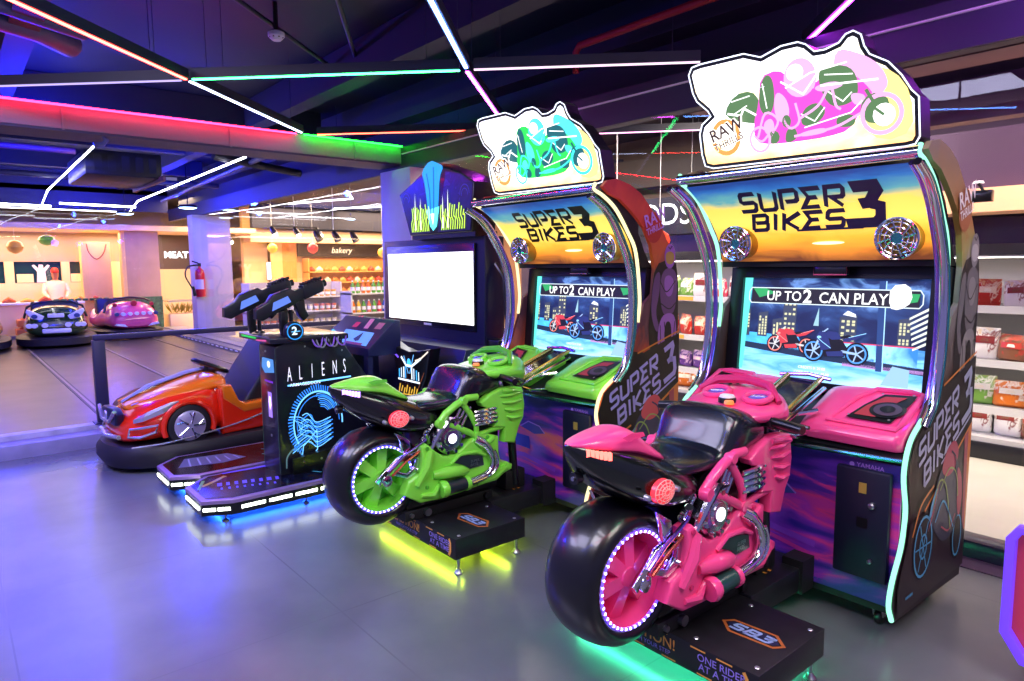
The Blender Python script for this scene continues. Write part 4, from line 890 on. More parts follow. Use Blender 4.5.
    # ledge with cradle under the guns
    b = MB(); b.prism([(-3.56, -2.04), (-2.93, -2.04), (-2.90, -1.98), (-2.90, -1.48), (-3.60, -1.48), (-3.62, -1.98)], 'z', 1.085, 1.128, DP, .01); bld(b, 'control_ledge', T_)
    A = Art((ox, -2.041 + oy, 0), (1, 0, 0), (0, 0, 1), (0, -1, 0)); A.poly([(-3.5, 1.115), (-3.2, 1.115), (-3.2, 1.102), (-3.5, 1.102)], em('20c050', .8)); A.poly([(-3.2, 1.10), (-3.0, 1.11), (-3.0, 1.098), (-3.2, 1.09)], em('c84a90', .8)); A.build('ledge_light', T_)
    # round badge with a 2
    b = MB(); b.lathe([(0, .02), (.062, .02), (.068, .012), (.07, 0), (.07, -.02)], (0, 0, 0), 'x', DP, 24); b.lathe([(.05, .021), (.057, .021), (.057, .019)], (0, 0, 0), 'x', em('1a7ac8', 1.2), 24); b.xform(Matrix.Translation((-2.91, -1.88, 1.165))); bo = bld(b, 'player_badge', T_)
    A = Art((-2.885 + ox, -1.905 + oy, 1.145), (0, 1, 0), (0, 0, 1), (1, 0, 0), .002); A.text('2', 0, 0, .055, em('c0e8ff', 1.3), bold=.03); A.line([(-.005, .02), (.06, .022)], .005, em('60c0ff', 1.)); A.build('badge_number', bo)
    c_ = MB(); cols = [mat('cord_violet', '8a5ad0', .4), mat('cord_grey', '8a8a94', .4), BLACK]
    for k in range(7):
        y = -1.76 + k * .03; c_.tube(spline([(-2.92, y, 1.13), (-2.885, y + .02, 1.06 - .01 * (k % 3)), (-2.885, y + .06, 1.05), (-2.91, y + .09, 1.125)], 4), .006, cols[k % 3], 6)
    bld(c_, 'cord', T_)
    # ---- cabinet body
    b = MB(); b.prism([(-1.0, .08), (-1.0, .62), (-.86, 1.0), (-.62, 1.0), (-.40, 1.0), (-.40, .08)], 'x', -3.9, -2.30, DN, .006); bld(b, 'cabinet_body', T_)
    b = MB(); b.prism([(-.60, .97), (-.585, 1.83), (-.40, 1.83), (-.40, .97)], 'x', -3.93, -2.42, DN, .01); b.box(-2.44, -2.28, -.58, -.45, .80, 1.05, BLACK, .01)
    mo = bld(b, 'monitor', T_)
    b = MB(); b.box(-3.83, -2.52, -.612, -.596, 1.10, 1.78, BLACK, .004); bld(b, 'monitor_bezel', mo)
    b = MB(); b.box(-3.81, -2.535, -.616, -.612, 1.15, 1.715, em('ffffff', 1.6)); bld(b, 'screen', mo, label='blank white lit screen')
    A = Art((ox, -.6135 + oy, 0), (1, 0, 0), (0, 0, 1), (0, -1, 0)); [A.line([(-3.24 + k * .017, 1.124), (-3.227 + k * .017, 1.124)], .018, WHITE) for k in range(7)]; A.poly([(-3.5, 1.755), (-3.0, 1.76), (-3.0, 1.75)], mat('sheen', '5a5a78', .3)); A.build('monitor_lettering_and_sheen', mo)  # lettering marks, plus a grey sliver painting a sheen on the bezel
    A = None
    b = MB(); b.tube([(-2.40, -.50, 1.62), (-2.30, -.50, 1.52), (-2.262, -.50, 1.08), (-2.30, -.50, .98)], .018, BLACK, 8); bld(b, 'support_arm', T_)
    # shield shaped emblem on the body
    sh = [(-3.16, 1.02), (-3.05, .985), (-2.90, .965), (-2.75, .985), (-2.60, 1.01), (-2.66, .80), (-2.78, .60), (-2.84, .52), (-2.96, .60), (-3.08, .80)]
    b = MB(); b.prism([(x, z) for x, z in sh], 'y', -1.06, -.96, BLACK, .012); b.v = [(x + .13, y, z) for x, y, z in b.v]; eo = bld(b, 'emblem_shield', T_)
    A = Art((ox, -1.061 + oy, 0), (1, 0, 0), (0, 0, 1), (0, -1, 0)); wt2 = em('d8e8ff', 1.1)
    A.poly(ell(-2.89, .88, .028, .035, 14), em('3aa0f0', 1.3)); A.layer()
    for k, x in enumerate((-3.03, -3.0, -2.965, -2.94, -2.85, -2.82, -2.785, -2.755)): A.line([(x, .76), (x + (.0 if k < 4 else 0), .86 - .01 * abs(k - 3.5))], .009 if k % 2 else .014, wt2 if k % 3 else em('3aa0f0', 1.1))
    A.line([(-3.05, .745), (-2.74, .745)], .014, wt2); A.line([(-3.0, .92), (-2.93, .86), (-2.85, .86), (-2.72, .93)], .018, wt2); A.line([(-2.96, .93), (-2.9, .80)], .006, bl2); A.line([(-2.82, .95), (-2.88, .80)], .006, bl2)
    am2 = em('d8a83a', .9)
    for k in range(8): x = -3.04 + k * .035; A.line([(x, .64 + .01 * (k % 2)), (x + .02, .71 - .012 * (k % 3))], .012, am2)
    A.line([(-3.03, .63), (-2.78, .645)], .008, am2); A.line([(-3.14, 1.0), (-3.12, .95), (-3.04, .91)], .018, em('6a4af0', 1.1)); A.line([(-2.62, .99), (-2.72, .93), (-2.8, .905)], .012, em('e8d8c8', .9)); A.line([(-2.68, .83), (-2.77, .69)], .008, mat('rust_ink', 'b0602c', .5))
    A.mb.v = [(x + .13, y, z) for x, y, z in A.mb.v]; A.build('emblem_artwork', eo); b = MB(); b.lathe([(0, 0), (.014, 0), (.014, .02), (0, .022)], (-2.84, -1.06, .47), 'y', STEEL, 12); bld(b, 'lock', T_)
    # ---- header sign
    b = MB(); hd = [(-3.32, 1.86), (-3.48, 2.21), (-3.24, 2.30), (-3.06, 2.385), (-2.96, 2.42), (-2.86, 2.385), (-2.58, 2.30), (-2.42, 2.22), (-2.46, 1.86)]
    b.prism(hd, 'y', -.68, -.45, BLACK, .01); b.prism([(-3.32, 1.825), (-3.32, 1.865), (-2.44, 1.865), (-2.44, 1.825)], 'y', -.66, -.45, BLACK); ho = bld(b, 'header_sign', T_)
    A = Art((ox, -.681 + oy, 0), (1, 0, 0), (0, 0, 1), (0, -1, 0), .0015)
    def side_m(n, stops): return ramp_mat(n, stops, 0, -.5, .6, 1.6, 7, .35, .3, 2)
    A.poly([(-3.31, 1.87), (-3.46, 2.20), (-3.24, 2.29), (-3.10, 2.33), (-3.02, 2.0), (-3.0, 1.87)], side_m('nebula', [(0, '0a0a14'), (.4, '101020'), (.55, '2a1c40'), (.62, '0c0c14'), (1, '141430')]))
    A.poly([(-2.9, 1.87), (-2.78, 2.33), (-2.58, 2.29), (-2.435, 2.21), (-2.47, 1.87)], side_m('nebula', [])); A.layer()
    cb = em('1a86d8', 1.1); cc = em('58e0f0', 1.3); cg = em('b8e820', 1.2)
    A.poly(smooth_closed([(-3.12, 2.36), (-2.99, 2.44), (-2.87, 2.40), (-2.80, 2.37), (-2.86, 2.30), (-2.88, 2.10), (-2.90, 2.0), (-3.03, 2.0), (-3.05, 2.15), (-3.08, 2.28)]), cb); A.layer()
    A.poly([(-3.06, 2.05), (-2.87, 2.07), (-2.91, 1.92), (-2.96, 1.885), (-3.0, 1.92)], cc); A.layer()
    A.line([(-3.04, 2.34), (-3.0, 2.2), (-2.99, 2.02)], .012, em('0a4a9a', .9)); A.line([(-2.94, 2.38), (-2.94, 2.2), (-2.95, 2.0)], .012, em('0a4a9a', .9)); A.poly([(-2.99, 2.02), (-2.94, 2.02), (-2.96, 1.93)], em('e8ffff', 1.5))
    random.seed(9)
    for k in range(11):
        x = -3.27 + k * .025; A.line([tuple(p) for p in spline([(x, 1.885), (x - .008, 1.93 + .06 * random.random()), (x + .012, 2.0), (x, 2.06 + .05 * random.random())], 3)], .010, cg)
        x = -2.84 + k * .03; A.line([tuple(p) for p in spline([(x, 1.885), (x + .008, 1.93 + .06 * random.random()), (x - .012, 1.99), (x, 2.02 + .07 * random.random())], 3)], .010, cg)
    for x, h in ((-3.22, .30), (-3.14, .26), (-2.82, .26), (-2.75, .30)): A.poly([(x - .012, 1.9), (x, 1.9 + h), (x + .012, 1.9)], em('e8ffd0', 1.2))
    for cx in (-3.36, -2.53): A.line([(cx + .06 * math.cos(a), 2.14 + .07 * math.sin(a)) for a in [i * .4 for i in range(9)]], .006, em('3a3a8a', .9)); A.line([(cx + .04 * math.cos(a), 2.13 + .05 * math.sin(a)) for a in [i * .4 for i in range(9)]], .005, em('3a3a8a', .9))
    A.build('header_artwork', ho, label='blue light column over yellow-green flames')
    return T_
gun_game()

def rifle(loc, rx, label):
    T_ = thing('toy_rifle', label, 'toy gun', loc, 0, 'rifles on the shooting machine')
    GM = mat('gun_blue_black', '11131f', .35, coat=.3)
    M_ = Matrix.Rotation(rx, 4, 'X')
    b = MB()
    b.prism([(-.36, .02), (-.34, .085), (-.22, .10), (-.16, .135), (.02, .135), (.06, .105), (.20, .105), (.20, .03), (.10, .02), (-.02, .005), (-.20, .0), (-.30, -.01)], 'x', -.035, .035, GM, .008)
    b.xform(M_); b.build('receiver', T_)
    b = MB(); b.prism([(.14, .015), (.14, .12), (.34, .115), (.36, .09), (.36, .04), (.34, .02)], 'x', -.042, .042, GM, .01)
    for k in range(6): b.box(-.046, .046, .16 + k * .03, .172 + k * .03, .105, .132, BLACK)
    b.cyl((0, .36, .07), (0, .40, .07), .026, BLACK, 14); b.cyl((0, .34, .115), (0, .37, .115), .012, BLACK, 10)
    b.xform(M_); b.build('barrel', T_)
    b = MB(); b.prism([(-.12, .0), (-.04, .0), (-.09, -.17), (-.15, -.17), (-.15, -.12)], 'x', -.024, .024, BLACK, .008); b.xform(M_); b.build('grip', T_)
    b = MB(); b.prism([(.04, .02), (.14, .02), (.13, -.05), (.15, -.11), (.09, -.13), (.05, -.08)], 'x', -.03, .03, BLACK, .008); b.xform(M_); b.build('magazine', T_)
    b = MB(); b.prism([(-.20, .03), (-.17, .085), (-.02, .09), (-.0, .04)], 'x', .036, .0375, em('5a7ae0', .8)); b.xform(M_); b.build('side_plate', T_, label='blue printed side plate')
    b = MB(); b.tube([(0, -.04, 0), (0, -.03, -.04), (0, .02, -.045), (0, .045, 0)], .006, BLACK, 6); b.xform(M_); b.build('trigger_guard', T_)
    b = MB(); b.cyl((0, .0, -.02), (0, .0, -.19), .02, BLACK, 10); b.lathe([(0, 0), (.05, 0), (.045, .012), (0, .014)], (0, 0, -.2), 'z', BLACK, 16); b.build('mounting_post', T_)
    return T_
r1 = rifle((-3.05, -1.84, 1.325), .26, 'nearer toy rifle on the shooting machine ledge, overlapping the other')
r2 = copy_tree(r1); r1.scale = (.95, .72, .98); r2.scale = (.95, .72, .98); r2.location = (-3.40, -1.94, 1.325); r2['label'] = 'farther toy rifle on the shooting machine ledge, left of the other in the photo'

# console with cards and buttons beside the gun pedestal
def console():
    T_ = thing('card_console', 'dark navy console with a tilted blue card and red buttons, beside the black shooting machine', 'control console', (-3.5, -1.15, 0))
    ox, oy = 3.5, 1.15; D = mat('console_navy', '12154a', .4)
    def bld(mb, *a, **k): mb.v = [(x + ox, y + oy, z) for x, y, z in mb.v]; return mb.build(*a, **k)
    b = MB(); b.prism([(-1.25, .06), (-1.25, .93), (-1.02, .95), (-1.02, .06)], 'x', -3.74, -3.30, D)
    bo = bld(b, 'console_body', T_)
    b = MB(); b.prism([(-1.30, .93), (-1.30, .99), (-1.06, 1.19), (-1.02, 1.19), (-1.02, .93)], 'x', -3.78, -2.94, D, .005); b.prism([(-1.33, .30), (-1.33, .93), (-1.02, .95), (-1.02, .30)], 'x', -3.255, -2.97, D) if False else None
    co = bld(b, 'console_top', T_)
    s = Vector((0, .24, .20)).normalized()
    A = Art((-3.78 + ox, -1.302 + oy, .992), (1, 0, 0), s, (0, -.64, .77), .002)
    A.poly([(.30, .02), (.78, .02), (.72, .16), (.24, .16)], mat('card_blue', '5a90e0', .3, 0, .5)); A.layer(); A.poly([(.5, .07), (.56, .15), (.58, .12), (.60, .06), (.56, .05)], mat('card_dark', '1a2440', .4)); A.poly([(.42, .015), (.7, .015), (.7, .04), (.42, .04)], mat('card_red', '8a4048', .4))
    A.poly([(.3, .19), (.38, .19), (.38, .25), (.3, .25)], mat('red_button', 'b01a30', .4, 0, .3)); A.poly([(.5, .19), (.57, .19), (.54, .30), (.47, .30)], mat('pink_card', 'e88aa0', .4)); A.poly([(.66, .20), (.76, .20), (.75, .27), (.65, .27)], mat('rose_card', 'b86a80', .4))
    for x, c in ((.26, 'd03040'), (.31, 'f06060'), (.35, '4a8a5a'), (.66, '803040')): A.poly(ell(x, .315, .012, .012, 10), mat('knob_' + c, c, .4, 0, .3))
    A.poly([(.02, .05), (.14, .02), (.12, .12), (.03, .14)], mat('mint_card', '70e0a8', .4, 0, .3))
    A.build('console_controls', co)
    b = MB(); b.box(-3.02, -2.95, -1.30, -1.26, .0, .93, D); b.box(-3.76, -3.70, -1.08, -1.03, 0, .94, D); b.box(-3.72, -3.66, -1.30, -1.24, 0, .1, D); b.box(-3.36, -3.30, -1.30, -1.24, 0, .1, D); bld(b, 'console_leg', T_)
    return T_
console()

# ---------------------------------------------------------------- bumper kart in front
def kart():
    T_ = thing('bumper_car', 'orange and red bumper car with silver wheel covers beside the shooting machine', 'bumper car', (-4.62, -1.95, 0), math.radians(0))
    OR = mat('kart_orange', 'f07818', .2, coat=.8); RD = mat('kart_red', 'e82c10', .2, coat=.8); SV = mat('kart_silver', 'c8c4d8', .25, .7); BB = mat('bumper_rubber', '1c1824', .5)
    def ring(w, y0, y1, z, n=36, p=2.8, tap=0.):
        out = []
        for i in range(n):
            t = 2 * PI * i / n; c, s_ = math.cos(t), math.sin(t)
            x = math.copysign(abs(c) ** (2 / p), c) * w; y = (y0 + y1) / 2 + math.copysign(abs(s_) ** (2 / p), s_) * (y1 - y0) / 2
            out.append((x, y, z))
        return out
    b = MB(); b.loft([ring(.44, -.78, .80, .03), ring(.52, -.88, .90, .045), ring(.545, -.91, .93, .10), ring(.545, -.91, .93, .17), ring(.52, -.88, .90, .215), ring(.40, -.76, .78, .225)], BB); b.build('rubber_bumper', T_)
    # main body: lofted along the length (front is -y)
    def sec(y, w, z0, z1, tw): return super_sec(y, w, z0, z1, 24, 3.2, tw=tw)
    b = MB(); b.loft([sec(-.82, .22, .24, .34, .9), sec(-.78, .33, .23, .42, .85), sec(-.70, .40, .22, .50, .82), sec(-.55, .43, .22, .56, .80), sec(-.35, .45, .22, .62, .78), sec(-.15, .46, .22, .66, .78), sec(-.05, .46, .22, .62, .85)], RD)
    b.build('front_body', T_, sub=1)
    b = MB(); b.loft([sec(-.74, .10, .46, .50, .9), sec(-.66, .22, .46, .54, .8), sec(-.45, .30, .50, .62, .8), sec(-.2, .34, .55, .69, .8), sec(-.02, .35, .58, .715, .85), sec(.02, .33, .58, .68, .85)], OR); b.build('bonnet', T_, sub=1, label='orange bonnet')
    b = MB(); b.tube([(-.05, -.72, .52), (-.06, -.5, .625), (-.07, -.2, .70), (-.07, -.02, .725)], [.02, .05, .055, .05], mat('bonnet_grey', '8a90a8', .3), 10, flat=.3); b.tube([(-.22, -.70, .50), (-.24, -.45, .585), (-.25, -.1, .665)], [.008, .014, .012], mat('gold_line', 'e0a030', .3), 6); b.tube([(.14, -.70, .51), (.16, -.4, .61), (.17, -.05, .685)], [.01, .022, .02], SV, 8, flat=.4); b.build('bonnet_stripe', T_)
    # side walls and tail
    b = MB()
    for sx in (1, -1):
        prof = [(-.10, .22), (-.12, .60), (-.02, .60), (.04, .46), (.10, .42), (.30, .43), (.50, .48), (.62, .58), (.80, .56), (.84, .40), (.82, .24)]
        b.prism(prof, 'x', *sorted((sx * .36, sx * .455)), RD, .02)
        b.prism([(-.09, .52), (-.10, .63), (-.02, .63), (.04, .49), (.10, .455), (.30, .465), (.50, .515), (.60, .61), (.80, .60), (.80, .53), (.62, .53), (.5, .45), (.3, .40), (.08, .385)], 'x', *sorted((sx * .34, sx * .462)), OR, .012)
    b.loft([sec(.60, .42, .24, .58, .8), sec(.72, .42, .24, .62, .78), sec(.82, .38, .25, .50, .8)], RD)
    b.box(-.37, .37, -.05, .70, .22, .27, mat('kart_floor', '8a8a92', .5)); b.build('rear_body', T_)
    b = MB(); b.prism([(.02, .28), (.10, .40), (.52, .98), (.62, .98), (.62, .28)], 'x', -.33, .33, mat('kart_seat', '101420', .55), .03); b.box(-.33, .33, .0, .3, .27, .36, mat('kart_seat', '101420', .55), .03); b.build('seat', T_, label='black seat with a high raked back')
    # wheels
    for sx in (1, -1):
        for y in (-.37, .58):
            w = MB(); c_ = (0, 0, 0)
            w.lathe([(0, .0), (.135, .0), (.165, -.01), (.175, -.03), (.175, -.09)], c_, 'x', BB, 32); w.lathe([(0, .012), (.112, .010), (.122, .004), (.122, -.004)], c_, 'x', mat('wheel_silver', 'b8b0dc', .3, .5), 32)
            for k in range(5):
                a = k * 2 * PI / 5; w.tube([(.012, .02 * math.cos(a), .02 * math.sin(a)), (.016, .11 * math.cos(a), .11 * math.sin(a))], .008, CHROME, 6); w.tube([(.014, .06 * math.cos(a), .06 * math.sin(a)), (.012, .108 * math.cos(a + .35), .108 * math.sin(a + .35))], .006, CHROME, 6)
            w.v = [(sx * (x + .47), yy + y, z + .345) for x, yy, z in w.v]; w.build('wheel', T_)
            if y < 0:
                w = MB(); w.tube([(sx * .452, y + .195 * math.cos(a), .345 + .19 * math.sin(a)) for a in [-.35 + j * (PI + .7) / 14 for j in range(15)]], .022, RD, 8); w.build('wheel_arch', T_)
    for sx in (1, -1):
        b = MB(); b.loft([[(sx * x, y, z) for x, y, z in q_] for q_ in ([(.33, -.745, .43), (.40, -.69, .45), (.40, -.69, .42), (.33, -.745, .40)], [(.40, -.66, .49), (.447, -.56, .51), (.447, -.56, .47), (.40, -.66, .44)], [(.445, -.50, .55), (.452, -.44, .555), (.452, -.44, .53), (.445, -.50, .51)])], SV, smooth=False); b.build('headlight', T_)
        b = MB(); b.tube([(sx * .34, -.79, .30), (sx * .42, -.73, .30), (sx * .44, -.62, .33), (sx * .44, -.60, .38), (sx * .41, -.70, .37), (sx * .34, -.775, .36)], .011, SV, 6, closed=True); b.build('fog_light', T_)
        b = MB(); b.tube(spline([(sx * .44, -.80, .235), (sx * .475, -.5, .24), (sx * .475, 0, .30), (sx * .48, .4, .40), (sx * .47, .75, .46)], 4), .007, SV, 6); b.build('side_trim', T_)
    b = MB(); b.prism([(-.17, .37), (.17, .37), (.21, .46), (.12, .50), (-.12, .50), (-.21, .46)], 'y', -.835, -.77, mat('grille_dark', '141c40', .3), .01); b.tube([(-.21, -.84, .49), (-.10, -.85, .40), (.10, -.85, .40), (.21, -.84, .49)], .016, SV, 8); b.tube([(-.24, -.83, .29), (0, -.86, .275), (.24, -.83, .29)], .018, SV, 8); b.lathe([(0, -.01), (.035, -.008), (.04, .0)], (0, -.85, .44), 'y', SV, 16); b.build('grille', T_)
    b = MB(); M_ = Matrix.Translation((0, .0, .74)) @ Matrix.Rotation(-.45, 4, 'X')
    b.tube([(.16 * math.cos(a), .16 * math.sin(a) * (1 if math.sin(a) < .5 else .8), 0) for a in [j * PI / 12 for j in range(24)]], .02, BLACK, 8, closed=True); b.tube([(-.15, 0, 0), (0, .0, -.03), (.15, 0, 0)], [.025, .045, .025], BLACK, 8); b.lathe([(0, .01), (.06, .0), (.05, -.06), (0, -.06)], (0, 0, 0), 'z', BLACK, 16); b.cyl((0, 0, -.03), (0, 0, -.2), .03, BLACK, 10)
    b.xform(M_); b.build('steering_wheel', T_)
    return T_
k = kart(); k.location = (-4.65, -1.94, 0); k.rotation_euler = (0, 0, math.radians(5)); 

# ---------------------------------------------------------------- far bumper cars on the track
def far_car(name, loc, rz, label, body_c, face, key):
    T_ = thing(name, label, 'bumper car', loc, rz, None)
    B_ = mat('far_body_' + key, body_c, .2, coat=.8); BB = mat('bumper_rubber', '1c1824', .5)
    def ring(w, y0, y1, z, n=28, p=2.8):
        return [(math.copysign(abs(math.cos(t)) ** (2 / p), math.cos(t)) * w, (y0 + y1) / 2 + math.copysign(abs(math.sin(t)) ** (2 / p), math.sin(t)) * (y1 - y0) / 2, z) for t in [2 * PI * i / n for i in range(n)]]
    b = MB(); b.loft([ring(.55, -.85, .85, .03), ring(.66, -.95, .95, .06), ring(.66, -.95, .95, .18), ring(.6, -.9, .9, .21)], BB); b.build('rubber_bumper', T_)
    b = MB(); b.loft([super_sec(-.86, .30, .26, .42, 22, 3), super_sec(-.78, .48, .22, .62, 22, 3, tw=.8), super_sec(-.62, .54, .20, .74, 22, 3, tw=.78), super_sec(-.35, .55, .20, .80, 22, 3, tw=.75), super_sec(-.1, .55, .20, .76, 22, 3, tw=.8), super_sec(.0, .54, .20, .5, 22, 3), super_sec(.45, .54, .20, .5, 22, 3), super_sec(.6, .52, .22, .72, 22, 3, tw=.8), super_sec(.8, .42, .25, .6, 22, 3, tw=.8)], B_); b.build('body', T_, sub=1)
    b = MB(); b.prism([(.2, .3), (.34, .82), (.45, .82), (.5, .3)], 'x', -.4, .4, BLACK, .03); b.build('seat', T_)
    b = MB(); b.tube([(-.50, -.42, .55), (-.44, -.42, .76), (-.28, -.42, .835), (0, -.42, .86), (.28, -.42, .835), (.44, -.42, .76), (.50, -.42, .55)], .022, BLACK, 8); b.build('hoop', T_)
    W_ = mat('face_white', 'e8ecf0', .4); 
    def disc(x, z, rx, rz_, y, m, nm):
        d = MB(); d.lathe([(0, -.012), (rx * .9, -.01), (rx, .0), (rx, .03)], (0, 0, 0), 'y', m, 14); d.v = [(x + q_[0], y + q_[1], z + q_[2] * rz_ / rx) for q_ in d.v]; d.build(nm, T_)
    if face == 'eyes':
        for sx in (1, -1):
            d = MB(); d.prism([(sx * .18, .60), (sx * .22, .52), (sx * .38, .56), (sx * .46, .68), (sx * .44, .73)], 'y', -.80, -.6, W_, .015); d.build('eye', T_); disc(sx * .33, .60, .05, .04, -.81, mat('face_blue', '30487a', .4), 'pupil')
            for xx in (.18, .34, .42): disc(sx * xx, .43, .055, .045, -.845, W_, 'lamp')
        d = MB(); d.box(-.13, .13, -.83, -.7, .57, .64, W_, .01); d.box(-.23, .23, -.875, -.75, .28, .37, W_, .03); d.build('number_plate', T_)
    elif face == 'dots':
        for xx in (-.38, -.26, -.13, 0, .13, .26, .38): disc(xx, .53, .045, .04, -.815, W_ if abs(xx) < .3 else mat('face_blue', '30487a', .4), 'lamp')
        d = MB(); d.prism([(-.42, .30), (-.2, .26), (-.26, .32), (-.40, .34)], 'y', -.86, -.7, W_); d.prism([(.42, .30), (.2, .26), (.26, .32), (.40, .34)], 'y', -.86, -.7, W_); d.build('grille', T_); disc(0, .74, .06, .06, -.68, mat('face_red', 'c01838', .4), 'badge')
        for sx in (1, -1): disc(sx * .36, .72, .04, .04, -.66, mat('face_red', 'c01838', .4), 'badge')
    else:
        for sx in (1, -1): disc(sx * .34, .6, .09, .09, -.79, W_, 'eye'); disc(sx * .34, .4, .07, .05, -.84, W_, 'lamp')
    return T_
PIH = PI / 2
far_car('bumper_car', (-14.3, -2.05, .15), PIH - .1, 'dark green bumper car with white eye-shaped lights on the far track', '1c3a14', 'eyes', 'green')
far_car('bumper_car', (-15.1, -.75, .15), PIH + .15, 'pink bumper car with a row of round lights on the far track', 'e85a8a', 'dots', 'rose')
far_car('bumper_car', (-14.1, -3.45, .15), PIH - .1, 'yellow bumper car cut off by the left photo edge', 'e8a818', 'x', 'yellow')
# red bin between the two cars
b = MB(); b.box(-.16, .16, -.16, .16, 0, .5, mat('bin_red', 'b01838', .35), .02); b.box(-.18, .18, -.18, .18, .5, .55, mat('bin_red', 'b01838', .35), .015)
tag(b.build('bin', loc=(-15.95, -1.50, .15)), 'small dark red bin standing behind the far bumper cars', 'bin')

# ---------------------------------------------------------------- building shell
def floor_mat():
    m = bpy.data.materials.new('polished_floor'); m.use_nodes = True; nt = m.node_tree; N = nt.nodes; L = nt.links; b = N['Principled BSDF']
    tc = N.new('ShaderNodeTexCoord'); br = N.new('ShaderNodeTexBrick'); L.new(tc.outputs['Object'], br.inputs['Vector'])
    br.offset = 0; br.inputs['Scale'].default_value = 1; br.inputs['Brick Width'].default_value = 1.2; br.inputs['Row Height'].default_value = 1.2; br.inputs['Mortar Size'].default_value = .004; br.inputs['Mortar Smooth'].default_value = 0.2
    n = N.new('ShaderNodeTexNoise'); n.inputs['Scale'].default_value = 1.3; n.inputs['Detail'].default_value = 6; L.new(tc.outputs['Object'], n.inputs['Vector'])
    n2 = N.new('ShaderNodeTexNoise'); n2.inputs['Scale'].default_value = 14; n2.inputs['Detail'].default_value = 5; L.new(tc.outputs['Object'], n2.inputs['Vector'])
    r = N.new('ShaderNodeValToRGB'); r.color_ramp.elements[0].position = .3; r.color_ramp.elements[1].position = .75
    r.color_ramp.elements[0].color = (*lin(hx('55575f')), 1); r.color_ramp.elements[1].color = (*lin(hx('6e7078')), 1); L.new(n.outputs['Fac'], r.inputs['Fac'])
    L.new(r.outputs['Color'], br.inputs['Color1']); L.new(r.outputs['Color'], br.inputs['Color2']); br.inputs['Mortar'].default_value = (*lin(hx('5a5c64')), 1)
    L.new(br.outputs['Color'], b.inputs['Base Color'])
    rr = N.new('ShaderNodeMapRange'); rr.inputs['To Min'].default_value = .24; rr.inputs['To Max'].default_value = .30; L.new(n2.outputs['Fac'], rr.inputs['Value']); b.inputs['Roughness'].default_value = .27
    bp = N.new('ShaderNodeBump'); bp.inputs['Strength'].default_value = .02; bp.inputs['Distance'].default_value = .01; L.new(n2.outputs['Fac'], bp.inputs['Height']); pass
    b.inputs['Specular IOR Level'].default_value = .7
    return m
f = MB(); f.box(-5.4, 4.5, -7, .45, -.1, 0, floor_mat()); struct('floor', f)
f = MB(); f.box(-20.5, 4.5, .75, 9, -.1, 0, mat('shop_floor', 'c4c0b4', .25, noise=.06, nscale=2)); f.box(-20.5, -16.1, -7, .75, -.1, 0, mat('shop_floor', 'e8e4da', .25)); struct('floor', f)
# dark purple sill under the glass wall
SILL = mat('sill_paint', '1a1436', .3, coat=.4)
f = MB(); f.box(-5.4, 4.5, .45, .60, -.1, .10, SILL, .004); f.box(-5.4, 4.5, .60, .75, -.1, .035, SILL); struct('trim_1', f)
f = MB(); f.box(-5.4, 4.5, .30, .45, -.001, .006, mat('floor_border', '4a3a50', .3)); struct('trim_2', f)
# raised track
def track_mat():
    m = bpy.data.materials.new('steel_track'); m.use_nodes = True; nt = m.node_tree; N = nt.nodes; L = nt.links; b = N['Principled BSDF']
    tc = N.new('ShaderNodeTexCoord'); n = N.new('ShaderNodeTexNoise'); n.inputs['Scale'].default_value = 2.5; n.inputs['Detail'].default_value = 6; L.new(tc.outputs['Object'], n.inputs['Vector'])
    r = N.new('ShaderNodeValToRGB'); r.color_ramp.elements[0].color = (*lin(hx('3c3636')), 1); r.color_ramp.elements[1].color = (*lin(hx('6a605c')), 1); L.new(n.outputs['Fac'], r.inputs['Fac']); L.new(r.outputs['Color'], b.inputs['Base Color'])
    b.inputs['Metallic'].default_value = .55; b.inputs['Roughness'].default_value = .33
    return m
TM = track_mat()
f = MB(); f.box(-16.0, -5.75, -7, .12, -.1, .15, TM)
for y in (-5.9, -4.8, -3.7, -2.62, -1.52, -.42):
    f.box(-16, -5.8, y, y + .07, .15, .155, mat('track_strip', '3a3436', .5, .3)); f.box(-16, -5.8, y + .02, y + .05, .155, .158, mat('track_strip_light', '8a7a78', .4, .5))
struct('floor', f)
CURB = mat('curb_paint', '8480a4', .5, noise=.15, nscale=5)
f = MB(); f.box(-5.62, -5.40, -7, -.2, -.1, .12, CURB, .006); f.box(-5.75, -5.62, -7, -.2, -.1, .165, mat('curb_worn', 'a8a4b8', .45, noise=.25, nscale=6), .004)
struct('trim_3', f)
f = MB(); f.box(-16.0, -5.75, .12, .30, -.1, .20, mat('track_edge', '6a6668', .5)); f.box(-16.2, -5.4, .30, .75, -.1, .22, mat('track_kerb', '8c8480', .5)); f.box(-16.2, -16.0, -7, .30, -.1, .22, mat('track_edge', '6a6668', .5)); struct('trim_4', f)
for k_ in range(16):
    b = MB(); 
# vents along the track edge
f = MB()
for k_ in range(30): f.box(-14 + k_ * .27, -13.86 + k_ * .27, .115, .12, .165, .185, WHITE)
struct('trim_5', f)
# ceiling
CE = mat('ceiling_dark', '15152a', .7, noise=.12, nscale=1.5)
f = MB(); f.box(-16, 4.5, -7, .8, 3.75, 3.85, CE); struct('ceiling', f)
f = MB(); f.box(-20.5, -16, -7, 9, 3.3, 3.4, CE); f.box(-16, 4.5, .5, 9, 3.3, 3.4, mat('ceiling_shop', '2a2230', .7)); struct('ceiling', f)
